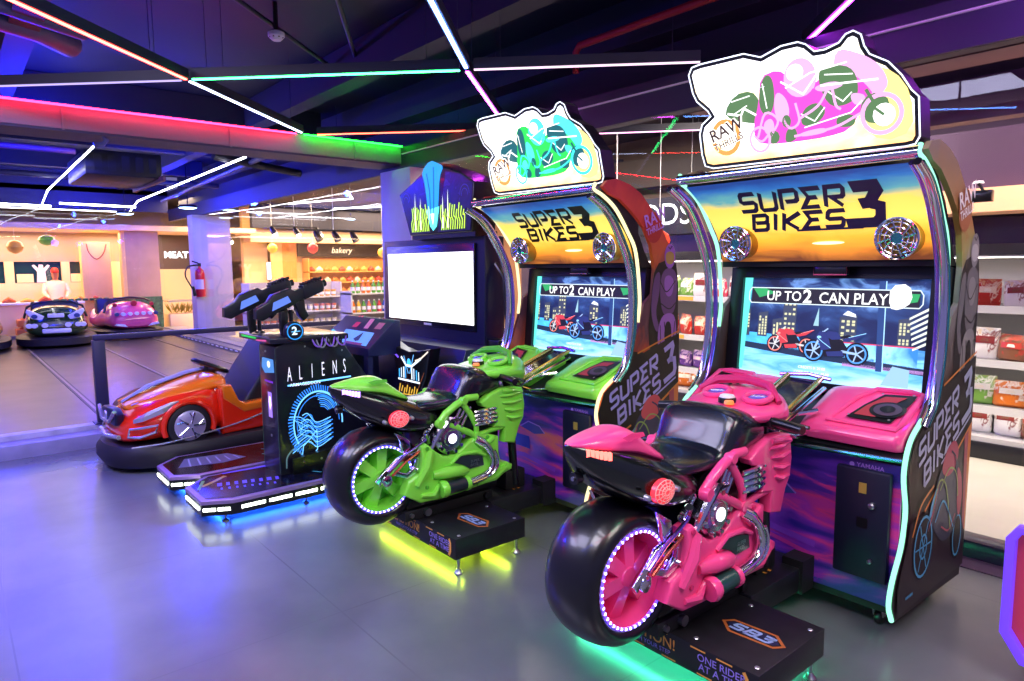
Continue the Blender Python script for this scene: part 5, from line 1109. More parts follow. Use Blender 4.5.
# beams and bulkheads
BM = mat('beam_paint', '807e8e', .6); HD = mat('header_paint', '2a2a44', .6)
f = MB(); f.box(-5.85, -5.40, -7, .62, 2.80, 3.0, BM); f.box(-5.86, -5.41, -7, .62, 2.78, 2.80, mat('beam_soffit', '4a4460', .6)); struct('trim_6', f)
f = MB()
for y in (-5.6, -4.2, -2.83, -1.44, -.1): f.box(-5.398, -5.385, y, y + .02, 2.79, 3.0, BM)
struct('trim_7', f)
f = MB(); f.box(-16, 4.5, .50, .62, 2.72, 2.985, HD); f.box(-16, 4.5, .62, 1.1, 2.9, 2.985, HD); f.box(-16, 4.5, .74, .84, 2.985, 3.80, mat('bulkhead_dark', '1e1e34', .7)); struct('trim_8', f)
f = MB(); f.box(-16.12, -16.0, -7, .5, 2.92, 3.75, mat('header_blue', '24244a', .6)); struct('trim_9', f)
# columns
CP = mat('column_paint', 'c0b8c8', .55, noise=.06, nscale=4)
f = MB(); f.box(-5.72, -5.05, .40, 1.12, 0, 2.72, CP, .005); struct('wall_column', f)
f = MB(); f.box(-13.9, -13.55, .36, 1.12, .15, 2.72, CP, .005); struct('wall_column', f)
# rear, side walls
WR = mat('shop_wall_warm', 'e0b888', .6)
f = MB(); f.box(-20.5, 4.5, 8.9, 9.0, 0, 3.3, mat('shop_wall_rear', 'a87c5c', .6)); struct('wall_rear', f)
# glass wall beside the machines
GLS = glass_mat('clear_glass')
def pane(name, x0, x1, y0, y1, z0, z1):
    b = MB(); b.box(x0, x1, y0, y1, z0, z1, GLS); o = b.build(name); o['kind'] = 'structure'; return o
xs = [-5.05, -3.3, -1.5, .3, 2.1, 4.5]
for i in range(5): pane('window_%d' % (i + 1), xs[i] + .006, xs[i + 1] - .006, .52, .532, .10, 2.72)
xs = [-13.5, -11.9, -10.3, -8.8, -7.3, -5.75]
for i in range(5): pane('window_%d' % (i + 6), xs[i] + .006, xs[i + 1] - .006, .50, .512, .22, 2.72)
ys = [-7, -5, -3.2, -1.4, .36]
for i in range(4): pane('window_%d' % (i + 11), -16.12, -16.108, ys[i] + .006, ys[i + 1] - .006, .22, 2.92)

# ---------------------------------------------------------------- railing, extinguisher
def railing():
    T_ = thing('railing', 'dark metal railing with a clear glass panel along the raised track', 'railing', (-5.68, -2.64, .165)); R_ = mat('rail_paint', '2a2846', .4)
    b = MB(); b.box(-.045, .045, -.05, .05, 0, .78, R_, .004); b.box(-.08, .08, -.08, .08, 0, .012, R_); b.build('post', T_)
    b = MB(); b.box(-.045, .045, -.045, .05, 0, .78, R_, .004); b.v = [(x, y + 2.8, z) for x, y, z in b.v]; b.build('post', T_)
    b = MB(); b.box(-.03, .03, -.04, 2.86, .78, .83, R_, .004); b.build('top_rail', T_)
    b = MB(); b.box(-.006, .006, .06, 2.74, .04, .77, GLS); b.build('glass_panel', T_)
railing()
def extinguisher():
    T_ = thing('fire_extinguisher', 'red fire extinguisher hanging on the far column', 'fire extinguisher', (-13.44, .42, 1.02)); R_ = mat('extinguisher_red', 'd01828', .3, coat=.4)
    b = MB(); b.lathe([(0, 0), (.085, .0), (.095, .02), (.095, .48), (.08, .55), (.03, .60), (.025, .63), (0, .63)], (0, 0, 0), 'z', R_, 20); b.build('cylinder', T_)
    b = MB(); b.box(-.02, .02, -.03, .03, .63, .70, BLACK); b.tube([(0, -.02, .70), (.0, -.14, .74)], .014, BLACK, 8); b.tube([(0, -.02, .66), (0, -.12, .66)], .012, BLACK, 8); b.build('valve_lever', T_)
    b = MB(); b.tube(spline([(0, -.03, .66), (0, -.22, .62), (0, -.28, .45), (.02, -.20, .25), (.03, -.13, .12)], 5), .016, BLACK, 8); b.tube([(.03, -.15, .22), (.03, -.12, .02)], [.022, .038], BLACK, 10); b.build('hose', T_)
    b = MB(); b.tube([(.0965 * math.cos(a), .0965 * math.sin(a), .3) for a in [-2.3 + i * .2 for i in range(16)]], .001, WHITE, 4)
    b = MB(); b.add([(.0965 * math.cos(a), .0965 * math.sin(a), z) for z in (.16, .36) for a in [-1.6 + i * .2 for i in range(12)]], [(i, i + 1, i + 13, i + 12) for i in range(11)], mat('label_pale', 'd8c8c8', .5), True); b.build('paper_label', T_)
    b = MB(); b.box(-.109, -.09, -.05, .05, .1, .6, STEEL); b.build('wall_bracket', T_)
extinguisher()

# ---------------------------------------------------------------- LED lines under the ceiling
HS = mat('strip_housing', '24243a', .5)
def led(p, q, z, colour, s, label, w=.05, name='light_strip', lw=.011, parent=True):
    p = Vector((*p, z)); q = Vector((*q, z)); d = (q - p); L_ = d.length; a = math.atan2(d.y, d.x); mid = (p + q) / 2
    T_ = thing(name, label, 'light strip', mid, a, 'coloured light lines under the ceiling')
    b = MB(); b.box(-L_ / 2, L_ / 2, -w / 2, w / 2, .004, .075, HS); H = 3.75 if p.y < .5 and q.y < .5 else 3.3
    b.build('housing', T_)
    for u in (-.38, .38):
        b = MB(); b.cyl((L_ * u, 0, .07), (L_ * u, 0, H - z), .0025, HS, 5); b.build('suspension_wire', T_)
    b = MB(); b.box(-L_ / 2, L_ / 2, -lw, lw, -.004, .004, em(colour, s)); b.build('diffuser', T_)
    return T_
A0 = (-3.94, -2.2); B0 = (-2.44, -.72)
led((-1.9, -4.39), (-3.93, -2.21), 3, 'ff3a30', 16, 'red light line running up to the top left corner of the photo')
led((-3.97, -2.17), (-5.33, -.73), 3, 'c8d4ff', 6, 'short white light line between the red line and the red beam')
led((-5.33, -3.6), (-3.98, -2.23), 3, 'b8a8f0', .9, 'dim violet light line left of the green line')
led((-3.9, -2.17), (-2.48, -.75), 3, '30ff80', 12, 'green light line across the dark ceiling')
led((-.30, -2.84), (-2.40, -.75), 3, '5a90ff', 22, 'blue-white light line at the top of the photo')
led((-2.47, -.69), (-3.50, .44), 3, 'e040ff', 20, 'magenta light line that ends behind the green topper sign')
led((-2.40, -.68), (-1.28, .44), 3, 'f0c8e8', 1.2, 'pale pink light line between the two topper signs')
led((-5.33, -.55), (-4.12, .66), 3, 'ff4a38', 7, 'thin red light line meeting the green topper sign')
led((-.62, .63), (.55, -.54), 3, 'd030ff', 20, 'purple light line above the pink topper sign')
led((.5, -3.6), (1.9, -2.2), 3, 'ff3070', 30, 'red light line added behind the camera for coloured reflections'); led((2.1, -2.1), (1.1, -1.1), 3, '30ffb0', 34, 'mint light line added behind the camera for coloured reflections'); led((.4, -3.7), (-1.0, -5.1), 3, '3048ff', 40, 'blue light line added behind the camera on the left for coloured reflections')  # unseen strips, added to give glossy parts coloured reflections
# the lines on the edge of the beam
def edge_led(y0, y1, c, s, label):
    b = MB(); b.box(-.006, .006, 0, y1 - y0, -.008, .008, em(c, s)); tag(b.build('light_strip', loc=(-5.34, y0, 2.985)), label, 'light strip', 'light lines on the beam edge')
edge_led(-7, -.78, 'ff1430', 20, 'long red light line on the top edge of the beam'); edge_led(-.70, .48, '10ff20', 18, 'green light line on the top edge of the beam')
b = MB(); b.box(-5.36, 4.5, .478, .498, 2.90, 2.910, mat('white_trim', 'a898b0', .5, 0, .08, 'd8c0e0')); struct('trim_10', b)  # unlit trim, brightened by a faint glow in its material
# shop ceiling lines
led((-1.45, 4.0), (-.98, 4.6), 3.0, '5090ff', 5, 'blue light line beyond the glass, right of the pink topper'); led((-.94, 4.6), (.2, 3.46), 3.0, '40e8a0', 6, 'mint green light line beyond the glass at the right edge')
led((-3.78, 1.5), (-2.55, 2.6), 3.0, 'f0a0d8', 2.5, 'pink light line beyond the glass between the topper signs'); led((-5.3, 3.1), (-3.9, 4.95), 3.0, '9098f0', 2, 'pale blue light line beyond the glass between the topper signs'); led((-5.97, 4.5), (-6.16, 7.2), 3.0, 'ff4030', 8, 'thin red light line beyond the glass behind the green machine')
led((.3, 4.6), (.9, 4.0), 2.95, 'e040ff', 12, 'purple light line beyond the glass at the right edge of the photo')
# zigzag white tubes above the track
def zig(pts, label, r=.010, s=14):
    b = MB(); o = Vector(pts[0])
    b.tube([tuple(Vector(p) - o) for p in pts], r, em('f4f4ff', s), 6)
    t = tag(b.build('zigzag_tube', loc=pts[0]), label, 'light tube', 'zigzag light tubes above the track'); return t
zig([(-6.3, -2.38, 2.9), (-11.9, -2.27, 2.9), (-15.9, -2.0, 2.9)], 'zigzag white light tube above the track, the left one')
zig([(-6.62, -.87, 2.9), (-13.07, -.72, 2.9), (-15.7, -.35, 2.9)], 'zigzag white light tube above the track, nearer the column', .011, 12)
zig([(-14.5, -3.5, 2.85), (-14.6, -1.95, 2.85)], 'short white light tube at the left photo edge', .02, 10); zig([(-13.8, -1.9, 2.85), (-13.9, -.6, 2.85)], 'level white light tube above the pink bumper car', .02, 8); zig([(-15.5, -3.2, 2.86), (-15.5, -.5, 2.86)], 'faint long light tube along the far header', .012, 4)
for i, pts in enumerate(([(-11.5, 1.6, 2.85), (-9.4, 1.9, 2.8), (-8.8, 1.5, 2.85)], [(-10.2, 3.0, 2.75), (-9.0, 3.0, 2.75), (-8.2, 2.6, 2.8), (-7.4, 2.9, 2.8)], [(-9.5, 1.6, 2.62), (-8.3, 2.3, 2.62)])):
    zig(pts, ['thin white light tube beyond the glass, nearest the far column', 'bent white light tube beyond the glass, left of the near column', 'straight white light tube beyond the glass under the dark shop ceiling'][i], .012, 8)
# blue flood lamps on the track ceiling
for i, (x, y, z) in enumerate(((-12.9, .12, 2.80), (-15.2, -.55, 2.80), (-9.5, 1.9, 2.45), (-8.0, -.4, 3.0))):
    if i == 3: continue
    T_ = thing('blue_flood_lamp', ['glowing blue lamp under the ceiling in front of the far column', 'glowing blue lamp above the pink bumper car', 'small blue lamp beyond the glass'][i], 'lamp', (x, y, z), 0, 'blue lamps')
    s_ = .5 if i == 2 else 1
    b = MB(); b.lathe([(0, .06 * s_), (.16 * s_, .05 * s_), (.18 * s_, .0)], (0, 0, 0), 'z', BLACK, 20); b.cyl((0, 0, .05), (0, 0, 3.75 - z if i < 2 else .8), .01, BLACK, 6); b.build('lamp_housing', T_)
    b = MB(); b.lathe([(0, -.02 * s_), (.12 * s_, -.015 * s_), (.16 * s_, .0)], (0, 0, 0), 'z', em('a8c8ff', 9), 20); b.build('lamp_lens', T_)
# ceiling services
BP = mat('pipe_dark', '14142a', .6)
def pipe(name, pts, r, m, label, cat='pipe', closed=False):
    o = Vector(pts[0]); b = MB(); b.tube([tuple(Vector(p) - o) for p in pts], r, m, 12); return tag(b.build(name, loc=pts[0]), label, cat)
pipe('sprinkler_pipe', [(-2.32, .27, 3.12), (-2.32, .27, 3.28), (-2.28, .27, 3.32), (-1.05, .25, 3.32), (1.5, .2, 3.34)], .028, mat('pipe_red', 'a01c28', .45), 'dark red sprinkler pipe under the ceiling with one downward end')
pipe('ceiling_duct', [(-4.2, -4.5, 3.45), (-4.9, -3.0, 3.45), (-5.2, -2.75, 3.45)], .10, mat('duct_grey', '4a4a78', .5), 'round grey duct at the top left corner, the left of two')
pipe('ceiling_duct', [(-3.9, -4.2, 3.45), (-4.75, -2.72, 3.45)], .07, mat('duct_grey', '4a4a78', .5), 'round grey duct at the top left corner, the right of two')
pipe('conduit', [(-2.2, -3.6, 3.6), (-4.9, -.6, 3.6)], .02, BP, 'thin dark conduit on the ceiling left of the smoke detector'); pipe('conduit', [(-1.2, -2.6, 3.6), (-5.0, -.2, 3.6)], .02, BP, 'thin dark conduit on the ceiling right of the smoke detector')
def joist(x, y0, y1, lab):
    b = MB(); b.box(-.08, .08, 0, y1 - y0, 0, .3, mat('joist_dark', '202036', .7)); o = b.build('trim_joist', loc=(x, y0, 3.44)); o['kind'] = 'structure'
for x in (-7.6, -10.4, -13.2): joist(x, -7, .5, '')
f = MB(); f.box(-16, 4.5, -3.2, -3.0, 3.40, 3.74, mat('joist_dark', '202036', .7)); f.box(-16, 4.5, -.55, -.35, 3.40, 3.74, mat('joist_dark', '202036', .7)); struct('trim_11', f)
T_ = thing('smoke_detector', 'white round smoke detector hanging under the dark ceiling', 'smoke detector', (-4.0, -1.48, 3.47))
b = MB(); b.lathe([(0, -.03), (.035, -.03), (.05, -.015), (.065, .0), (.065, .03), (.04, .045), (0, .045)], (0, 0, 0), 'z', mat('detector_white', 'c8c8d8', .5), 20); b.cyl((0, 0, .04), (0, 0, .27), .02, BLACK, 8); b.build('detector_body', T_)
b = MB(); 
for k_ in range(8): b.box(.052 * math.cos(k_ * PI / 4) - .006, .052 * math.cos(k_ * PI / 4) + .006, .052 * math.sin(k_ * PI / 4) - .006, .052 * math.sin(k_ * PI / 4) + .006, -.014, -.004, BLACK)
b.build('detector_vents', T_)
b = MB(); b.box(-.75, .75, -.45, .45, -.16, .16, mat('unit_black', '0c0c16', .5), .02); b.box(-.9, .9, .40, .45, -.2, -.14, mat('bar_rust', '6a3a50', .5)); 
for k_ in range(5): b.box(.751, .755, -.35 + k_ * .16, -.26 + k_ * .16, -.1, .1, BP)
tag(b.build('fan_coil_unit', loc=(-9.4, -1.75, 2.98)), 'black air conditioning unit under the blue-lit track ceiling', 'air conditioner')
pipe('track_ceiling_pipe', [(-7.8, -5, 2.98), (-7.9, -3.3, 2.98), (-7.9, -2.4, 2.98)], .035, mat('bar_rust', '6a3a50', .5), 'rusty red pipe under the blue-lit track ceiling at the left edge'); pipe('cable_tray', [(-7.4, -1.0, 3.0), (-7.6, .2, 2.9)], .05, BP, 'dark cable tray bracket beside the right zigzag tube', 'cable tray')
pipe('track_ceiling_pipe', [(-6.2, -.6, 2.96), (-13.5, -.2, 2.96)], .03, mat('pipe_grey', '3a3a66', .5), 'grey pipe along the track ceiling next to the right zigzag tube'); pipe('track_ceiling_pipe', [(-11.5, -5, 3.1), (-11.5, .3, 3.1)], .045, mat('pipe_grey', '3a3a66', .5), 'grey pipe crossing the far track ceiling')
b = MB(); b.tube([(0, -.04, .04), (.0, 0, .0), (.0, .10, -.0), (0, .13, -.05), (0, .10, -.09), (0, .03, -.10)], .022, mat('duct_grey', '4a4a78', .5), 8)
tag(b.build('hook', loc=(-5.48, -2.62, 2.80)), 'grey metal hook under the red-lit beam', 'hook')

# ---------------------------------------------------------------- beyond the far glass (left): food counter
SW_ = 'shop'
f = MB(); f.box(-20.0, -19.9, -7, 9, 0, 3.3, mat('shop_wall_cream', 'f0c890', .6)); struct('wall_left', f)
f = MB(); f.box(-18.2, -18.0, -7, .55, 0, 1.30, mat('panel_cream', 'f4d0a0', .55)); f.box(-18.2, -18.0, -7, .55, 1.80, 2.5, mat('panel_taupe', 'b09884', .55))
for y0, y1 in ((-7, -3.9), (-2.58, -2.40), (-1.47, -1.30), (-.7, .55)): f.box(-18.2, -18.0, y0, y1, 1.30, 1.80, mat('panel_cream', 'f4d0a0', .55))
f.box(-18.1, -16.2, -7, .55, 2.5, 2.62, mat('soffit_warm', 'f0c49a', .55)); struct('wall_counter', f)
for i, (y0, y1) in enumerate(((-3.9, -2.58), (-2.40, -1.47), (-1.30, -.7))):
    b = MB(); b.box(-18.12, -18.10, y0, y1, 1.30, 1.80, mat('dark_window', '1a3a44', .15)); b.build('window_%d' % (21 + i), kind='structure')
b = MB(); b.box(-.3, .0, -.30, .30, 0, 2.25, mat('birch', 'eec07c', .5, noise=.06, nscale=3), .01)
tag(b.build('wooden_pillar', loc=(-17.0, -.88, 0)), 'tall pale wood pillar behind the pink bumper car', 'pillar')
b = MB(); b.tube([tuple(p) for p in spline([(0, -.18, 2.2), (0, -.14, 2.0), (0, 0, 1.85), (0, .15, 1.98), (0, .22, 2.2)], 5)], .012, mat('garland_red', 'b06048', .6), 6); tag(b.build('garland', loc=(-16.98, -.88, 0)), 'thin reddish garland draped on the wooden pillar', 'garland')
b = MB(); b.box(-.25, .0, -.36, .36, .95, 2.5, mat('stone_panel', 'b8947c', .3, noise=.08, nscale=3)); b.box(-.26, .02, -.44, -.36, .0, 2.5, mat('birch', 'eec07c', .5)); tag(b.build('stone_pier', loc=(-16.5, .0, 0)), 'pinkish stone pier with a pale wood edge above the leafy wall', 'pier')
b = MB(); b.box(-.2, 0, -.66, .36, 0, .95, mat('leaf_wall', '2e5a3a', .6, noise=.7, nscale=14)); tag(b.build('leafy_wall_panel', loc=(-16.42, .0, 0)), 'dark green patterned panel behind the pink bumper car', 'panel')
T_ = thing('service_counter', 'long cream service counter beyond the far glass', 'counter', (-16.95, -2.6, 0))
b = MB(); b.box(-.35, .25, -3.5, 1.38, 0, .84, mat('panel_cream', 'f4d0a0', .55)); b.build('counter_body', T_); b = MB(); b.box(-.4, .3, -3.5, 1.38, .84, .89, WHITE, .01); b.build('counter_top', T_)
b = MB(); b.box(.18, .19, -3.4, 1.36, .89, 1.16, GLS); b.build('counter_glass', T_)
FC = [('c85a2a', 'orange-brown'), ('e0a048', 'golden'), ('b03a28', 'red')]
for j in range(9):
    c_, n_ = FC[j % 3]; b = MB(); b.loft([super_sec(-.12, .10, 0, .04, 12), super_sec(0, .12, 0, .10 + .03 * (j % 2), 12), super_sec(.12, .10, 0, .05, 12)], mat('dish_' + n_, c_, .5)); tag(b.build('food_tray', loc=(-16.95, -3.6 + j * .33, .89)), '%s food heap on the far cream counter' % n_, 'food', 'food on the far counter')
for j in range(8):
    b = MB(); b.lathe([(0, 0), (.05, 0), (.06, .05), (0, .06)], (0, 0, 0), 'z', mat('lid_green', '2a5a4a', .4), 12); b.lathe([(0, .05), (.015, .06), (0, .08)], (0, 0, 0), 'z', STEEL, 8); tag(b.build('jar_lid', loc=(-16.78, -1.75 + j * .14, .89)), 'small dark green jar on the far cream counter', 'jar', 'jars on the far counter')
def crate_stack(y, z, lab):
    b = MB()
    b.box(-.2, .2, -.22, .22, 0, .14, mat('crate_orange', 'd87838', .5), .01); 
    for q_ in range(6): b.loft([[(x * .05 + -.12 + .12 * (q_ % 3), yy * .05 - .1 + .2 * (q_ // 3), .14 + zz * .05) for x, yy, zz in super_sec(s1, 1 - abs(s1) * .7, -.6, .8 - abs(s1) * .5, 8)] for s1 in (-.9, 0, .9)], mat('fruit_red', 'd85838', .4))
    tag(b.build('produce_crate', loc=(-16.35, y, z)), lab, 'crate')
crate_stack(-2.35, .0, 'lowest orange crate of produce behind the green bumper car'); crate_stack(-2.35, .20, 'middle orange crate of produce behind the green bumper car'); crate_stack(-2.32, .40, 'topmost orange crate of produce behind the green bumper car')
def balloon(loc, c, sx, sz, lab):
    T_ = thing('balloon', lab, 'balloon', loc); b = MB(); b.lathe([(0, -sz), (sx * .25, -sz * .93), (sx * .75, -sz * .6), (sx, 0), (sx * .8, sz * .6), (sx * .35, sz * .93), (0, sz)], (0, 0, 0), 'z', mat('balloon_' + c, c, .3, coat=.3), 16); b.build('balloon_body', T_); b = MB(); b.tube([(0, 0, sz), (0, 0, 3.3 - loc[2] if loc[0] > -16.2 else 2.62 - loc[2] + .0)], .004, WHITE, 4); b.build('balloon_string', T_)
balloon((-16.5, -1.87, 2.25), '70c838', .17, .12, 'bright green balloon hanging beyond the far glass'); balloon((-16.5, -2.45, 2.1), 'e8b040', .16, .15, 'orange balloon hanging beyond the far glass at the left'); balloon((-15, 3.6, 2.1), 'e83840', .14, .14, 'red balloon hanging in front of the dark bakery sign'); balloon((-15.0, 5.6, 2.0), 'f0b848', .14, .14, 'yellow balloon hanging beside the near column'); balloon((-15.5, 2.75, 2.1), 'f0c038', .13, .13, 'yellow balloon hanging left of the wood panel wall')
# posters in the dark windows
for i, (y, w, h, c, l) in enumerate(((-2.2, .16, .2, 'f0e0a0', 'pale yellow notice in the dark shop window'), (-1.15, .14, .2, 'f0e0b0', 'cream notice in the small dark shop window'), (-1.88, .14, .42, 'e8dce8', 'pale figure-shaped cutout in the dark shop window'))):
    b = MB()
    if i == 2: b.prism([(-.10, 0), (.10, 0), (.08, .25), (.18, .40), (.13, .42), (.05, .33), (.04, .42), (-.04, .42), (-.05, .33), (-.13, .42), (-.18, .40), (-.08, .25)], 'x', 0, .02, mat('cut_' + c, c, .5))
    else: b.box(0, .01, -w, w, 0, h, mat('cut_' + c, c, .5))
    tag(b.build('notice', loc=(-18.0, y, 1.31)), l, 'notice')
# a person behind the counter window, only head and shoulders in view
b = MB(); SK = mat('skin_far', 'b8785a', .5)
b.loft([super_sec(0, .17, -.11, .11, 14)] , SK, cap=False) if False else None
def lvl(z, rx, ry, n=16): return [(rx * math.cos(2 * PI * i / n), ry * math.sin(2 * PI * i / n), z) for i in range(n)]
T_ = thing('person', 'person in pale clothes and a red cap behind the far counter', 'person', (-17.55, -1.66, 0))
b = MB(); b.loft([lvl(0, .13, .10), lvl(.5, .13, .16), lvl(.85, .13, .18), lvl(1.05, .12, .15), lvl(1.25, .13, .2), lvl(1.32, .10, .17), lvl(1.36, .05, .06), lvl(1.40, .048, .052), lvl(1.44, .075, .068), lvl(1.52, .088, .075), lvl(1.6, .07, .06), lvl(1.63, .02, .02)], SK); b.build('body', T_)
b = MB(); b.loft([lvl(.0, .15, .12), lvl(.5, .15, .18), lvl(.85, .15, .2), lvl(1.05, .14, .17), lvl(1.25, .145, .215), lvl(1.33, .11, .18), lvl(1.355, .06, .08)], mat('cloth_cream', 'f0dcb8', .6)); b.tube([(0, .19, 1.28), (.05, .25, 1.08), (.2, .18, .96)], [.06, .05, .04], mat('cloth_cream', 'f0dcb8', .6), 10); b.tube([(0, -.19, 1.28), (.05, -.25, 1.08), (.2, -.18, .96)], [.06, .05, .04], mat('cloth_cream', 'f0dcb8', .6), 10); b.build('shirt', T_)
b = MB(); b.loft([lvl(1.54, .092, .08), lvl(1.6, .088, .078), lvl(1.65, .05, .05), lvl(1.66, .01, .01)], mat('cap_red', 'd83020', .5)); b.box(.06, .15, -.06, .06, 1.545, 1.56, mat('cap_red', 'd83020', .5)); b.build('cap', T_)

# meat shop sign and its case
def sign(txt, loc, U, N, h, c, s, lab, name='shop_sign', sx=1., bold=.02, align='CENTER', cat='sign'):
    T_ = thing(name, lab, cat, loc); A = Art((0, 0, 0), U, (0, 0, 1), N, .004); A.text(txt, 0, 0, h, em(c, s), align, sx=sx, bold=bold); o = A.build('sign_letters', T_); 
    md = o.modifiers.new('s', 'SOLIDIFY'); md.thickness = .02; return T_
f = MB(); f.box(-18.4, -18.2, .55, 2.6, 1.6, 2.5, mat('sign_back', '5a4a44', .4)); f.box(-18.4, -18.2, .55, 2.6, 0, 1.6, mat('panel_cream', 'f4d0a0', .55)); f.box(-18.4, -16.2, .55, 2.6, 2.5, 2.62, mat('soffit_warm', 'f0c49a', .55)); struct('wall_meat', f)
sign('MEAT', (-18.19, 1.16, 1.9), (0, 1, 0), (1, 0, 0), .17, 'ffffff', 2.2, 'white lit MEAT sign beside the far column')
T_ = thing('display_case', 'glass display case with plants beneath the MEAT sign', 'display case', (-16.7, .9, 0)); b = MB(); b.box(-.3, .3, -.4, .9, 0, .5, mat('case_cream', 'e8c898', .4), .01); b.box(-.32, .32, -.42, .92, .80, .84, STEEL); b.build('case_body', T_); b = MB(); b.box(.29, .30, -.4, .9, .5, .8, GLS); b.build('case_glass', T_)
for j in range(5):
    b = MB(); random.seed(j)
    for q_ in range(9):
        a = random.random() * 6.28; r_ = .05 + .06 * random.random(); b.add([(0, 0, 0), (r_ * math.cos(a) - .02, r_ * math.sin(a), .12), (r_ * 1.6 * math.cos(a), r_ * 1.6 * math.sin(a), .22 + .08 * random.random()), (r_ * math.cos(a) + .02, r_ * math.sin(a) + .02, .12)], [(0, 1, 2, 3)], mat('leaf_yellow', 'c8b838', .5))
    tag(b.build('herb_plant', loc=(-16.7, .62 + .1 * j, .50)), 'yellow-green leafy bunch in the case beneath the MEAT sign', 'plant', 'herbs in the display case')
# bakery wall
f = MB(); f.box(-17.4, -17.2, 2.6, 8.9, 0, 3.3, mat('shop_wall_cream', 'f0c890', .6)); f.box(-17.3, -16.6, 2.6, 8.9, 2.30, 2.62, mat('bulkhead_warm', 'f0c8a0', .5)); f.box(-16.6, -16.4, 2.6, 8.9, 2.66, 3.3, mat('bulkhead_dark', '1e1e34', .7)); struct('wall_bakery', f)
b = MB(); b.box(-.25, 0, -.35, .38, 0, 2.3, mat('wood_orange', 'd8904c', .45, noise=.15, nscale=4)); b.box(-.25, .01, -.35, -.02, 0, 2.3, mat('wood_pale', 'eab878', .45, noise=.08, nscale=4)); tag(b.build('wood_panel_wall', loc=(-17.0, 3.6, 0)), 'orange-brown wood panel left of the bakery sign', 'panel')
b = MB(); b.box(-.04, 0, -.06, .06, 0, .5, BLACK, .005); b.box(0, .004, -.05, .05, .02, .48, em('dfeaff', 2.5)); tag(b.build('menu_screen', loc=(-16.8, 3.12, 1.28)), 'tall bright screen beside the wood panel', 'screen')
T_ = thing('bakery_sign', 'dark sign board with pale script reading bakery', 'sign', (-16.98, 5.45, 1.93)); b = MB(); b.box(-.06, 0, -1.42, 1.45, 0, .36, mat('sign_dark', '2c2626', .4)); b.build('sign_board', T_)
A = Art((.002, -.1, .1), (0, 1, 0), (0, 0, 1), (1, 0, 0), .004); A.text('bakery', 0, 0, .17, em('ffd8b0', 1.8), 'CENTER', shear=.25, bold=-.005); A.build('sign_letters', T_)
# bakery shelves with loaves
def rack(name, label, x, y0, y1, zs, depth, frame, cat='shelf unit', back=None, top=None):
    T_ = thing(name, label, cat, (x, (y0 + y1) / 2, 0)); h = (y1 - y0) / 2
    b = MB()
    for z in zs: b.box(-depth, 0, -h, h, z - .03, z, frame)
    b.build('shelf_boards', T_)
    b = MB()
    for yy in (-h, h - .03): b.box(-depth, 0, yy, yy + .03, 0, (top or zs[-1] + .3), frame)
    b.box(-depth - .02, -depth, -h, h, 0, (top or zs[-1] + .3), back or frame); b.build('shelf_frame', T_); return T_
WF = mat('shelf_white', 'dcd8d4', .4); OW = mat('shelf_wood', 'd89850', .5)
rack('bakery_shelf', 'orange wooden bakery shelf below the bakery sign', -16.7, 4.2, 6.9, (.5, .9, 1.2, 1.5), .4, OW, top=1.88)
random.seed(12)
for zi, z in enumerate((.9, 1.2, 1.5)):
    for j in range(11):
        c_ = ['c87830', 'e0a858', 'd84838', 'f0e0c0'][(j + zi) % 4]; n_ = ['brown', 'golden', 'red', 'pale'][(j + zi) % 4]
        b = MB(); b.loft([super_sec(-.09, .05, 0, .08, 10), super_sec(0, .09, 0, .15, 10), super_sec(.09, .05, 0, .08, 10)], mat('loaf_' + n_, c_, .5)); tag(b.build('bread_loaf', loc=(-16.85, 4.35 + j * .235, z)), '%s baked loaf on the %s bakery shelf' % (n_, ['lowest seen', 'middle', 'top'][zi]), 'bread', 'loaves on the bakery shelf')
def prod(kind, c, key):
    b = MB(); m1 = mat('pack_' + key, c, .35, coat=.2)
    if kind == 'bottle': b.lathe([(0, 0), (.04, 0), (.042, .02), (.042, .15), (.016, .21), (.016, .24), (0, .24)], (0, 0, 0), 'z', m1, 12); b.lathe([(.0425, .05), (.0430, .12)], (0, 0, 0), 'z', WHITE, 12); b.lathe([(.018, .225), (.018, .25), (0, .25)], (0, 0, 0), 'z', WHITE, 10)
    elif kind == 'tub': b.lathe([(0, 0), (.045, 0), (.055, .12), (.058, .12), (.058, .135), (0, .14)], (0, 0, 0), 'z', m1, 12); b.lathe([(.0485, .03), (.0535, .09)], (0, 0, 0), 'z', WHITE, 12)
    return b.build(kind)
# two racks beyond the glass, left of the near column
rack('chiller_rack', 'white chiller rack of juice bottles left of the near column', -10.5, 2.36, 4.2, (.35, .72, 1.10), .45, WF, back=mat('chill_back', 'b8b4b8', .4), top=1.14)
rack('chiller_rack', 'white chiller rack of tubs behind the toy rifles', -12.2, 1.0, 3.0, (.38, .70, 1.0), .45, WF, back=mat('chill_back', 'b8b4b8', .4), top=1.3)
random.seed(5)
PB = {k_: prod('bottle', c, 'bottle_' + k_) for k_, c in (('orange', 'e87820'), ('green', '58a838'), ('blue', '3068d8'), ('red', 'd82c38'), ('yellow', 'f0c040'))}
first = {k_: True for k_ in PB}
def place(src, key, loc, label, cat, group, fl):
    o = src if fl[key] else src.copy()
    if not fl[key]: COL.objects.link(o)
    fl[key] = False; o.location = loc; tag(o, label, cat, group); return o
for zi, z in enumerate((.35, .72, 1.10)):
    for j in range(15):
        k_ = random.choice(list(PB)); place(PB[k_], k_, (-10.60, 2.45 + j * .115, z), '%s bottle on the %s board of the juice rack' % (k_, ['lowest', 'middle', 'top'][zi]), 'bottle', '%s bottles in the juice rack' % k_, first)
TBs = {k_: prod('tub', c, 'tub_' + k_) for k_, c in (('salmon', 'e88868'), ('amber', 'd8a048'), ('cream', 'e8dcc8'))}; first2 = {k_: True for k_ in TBs}
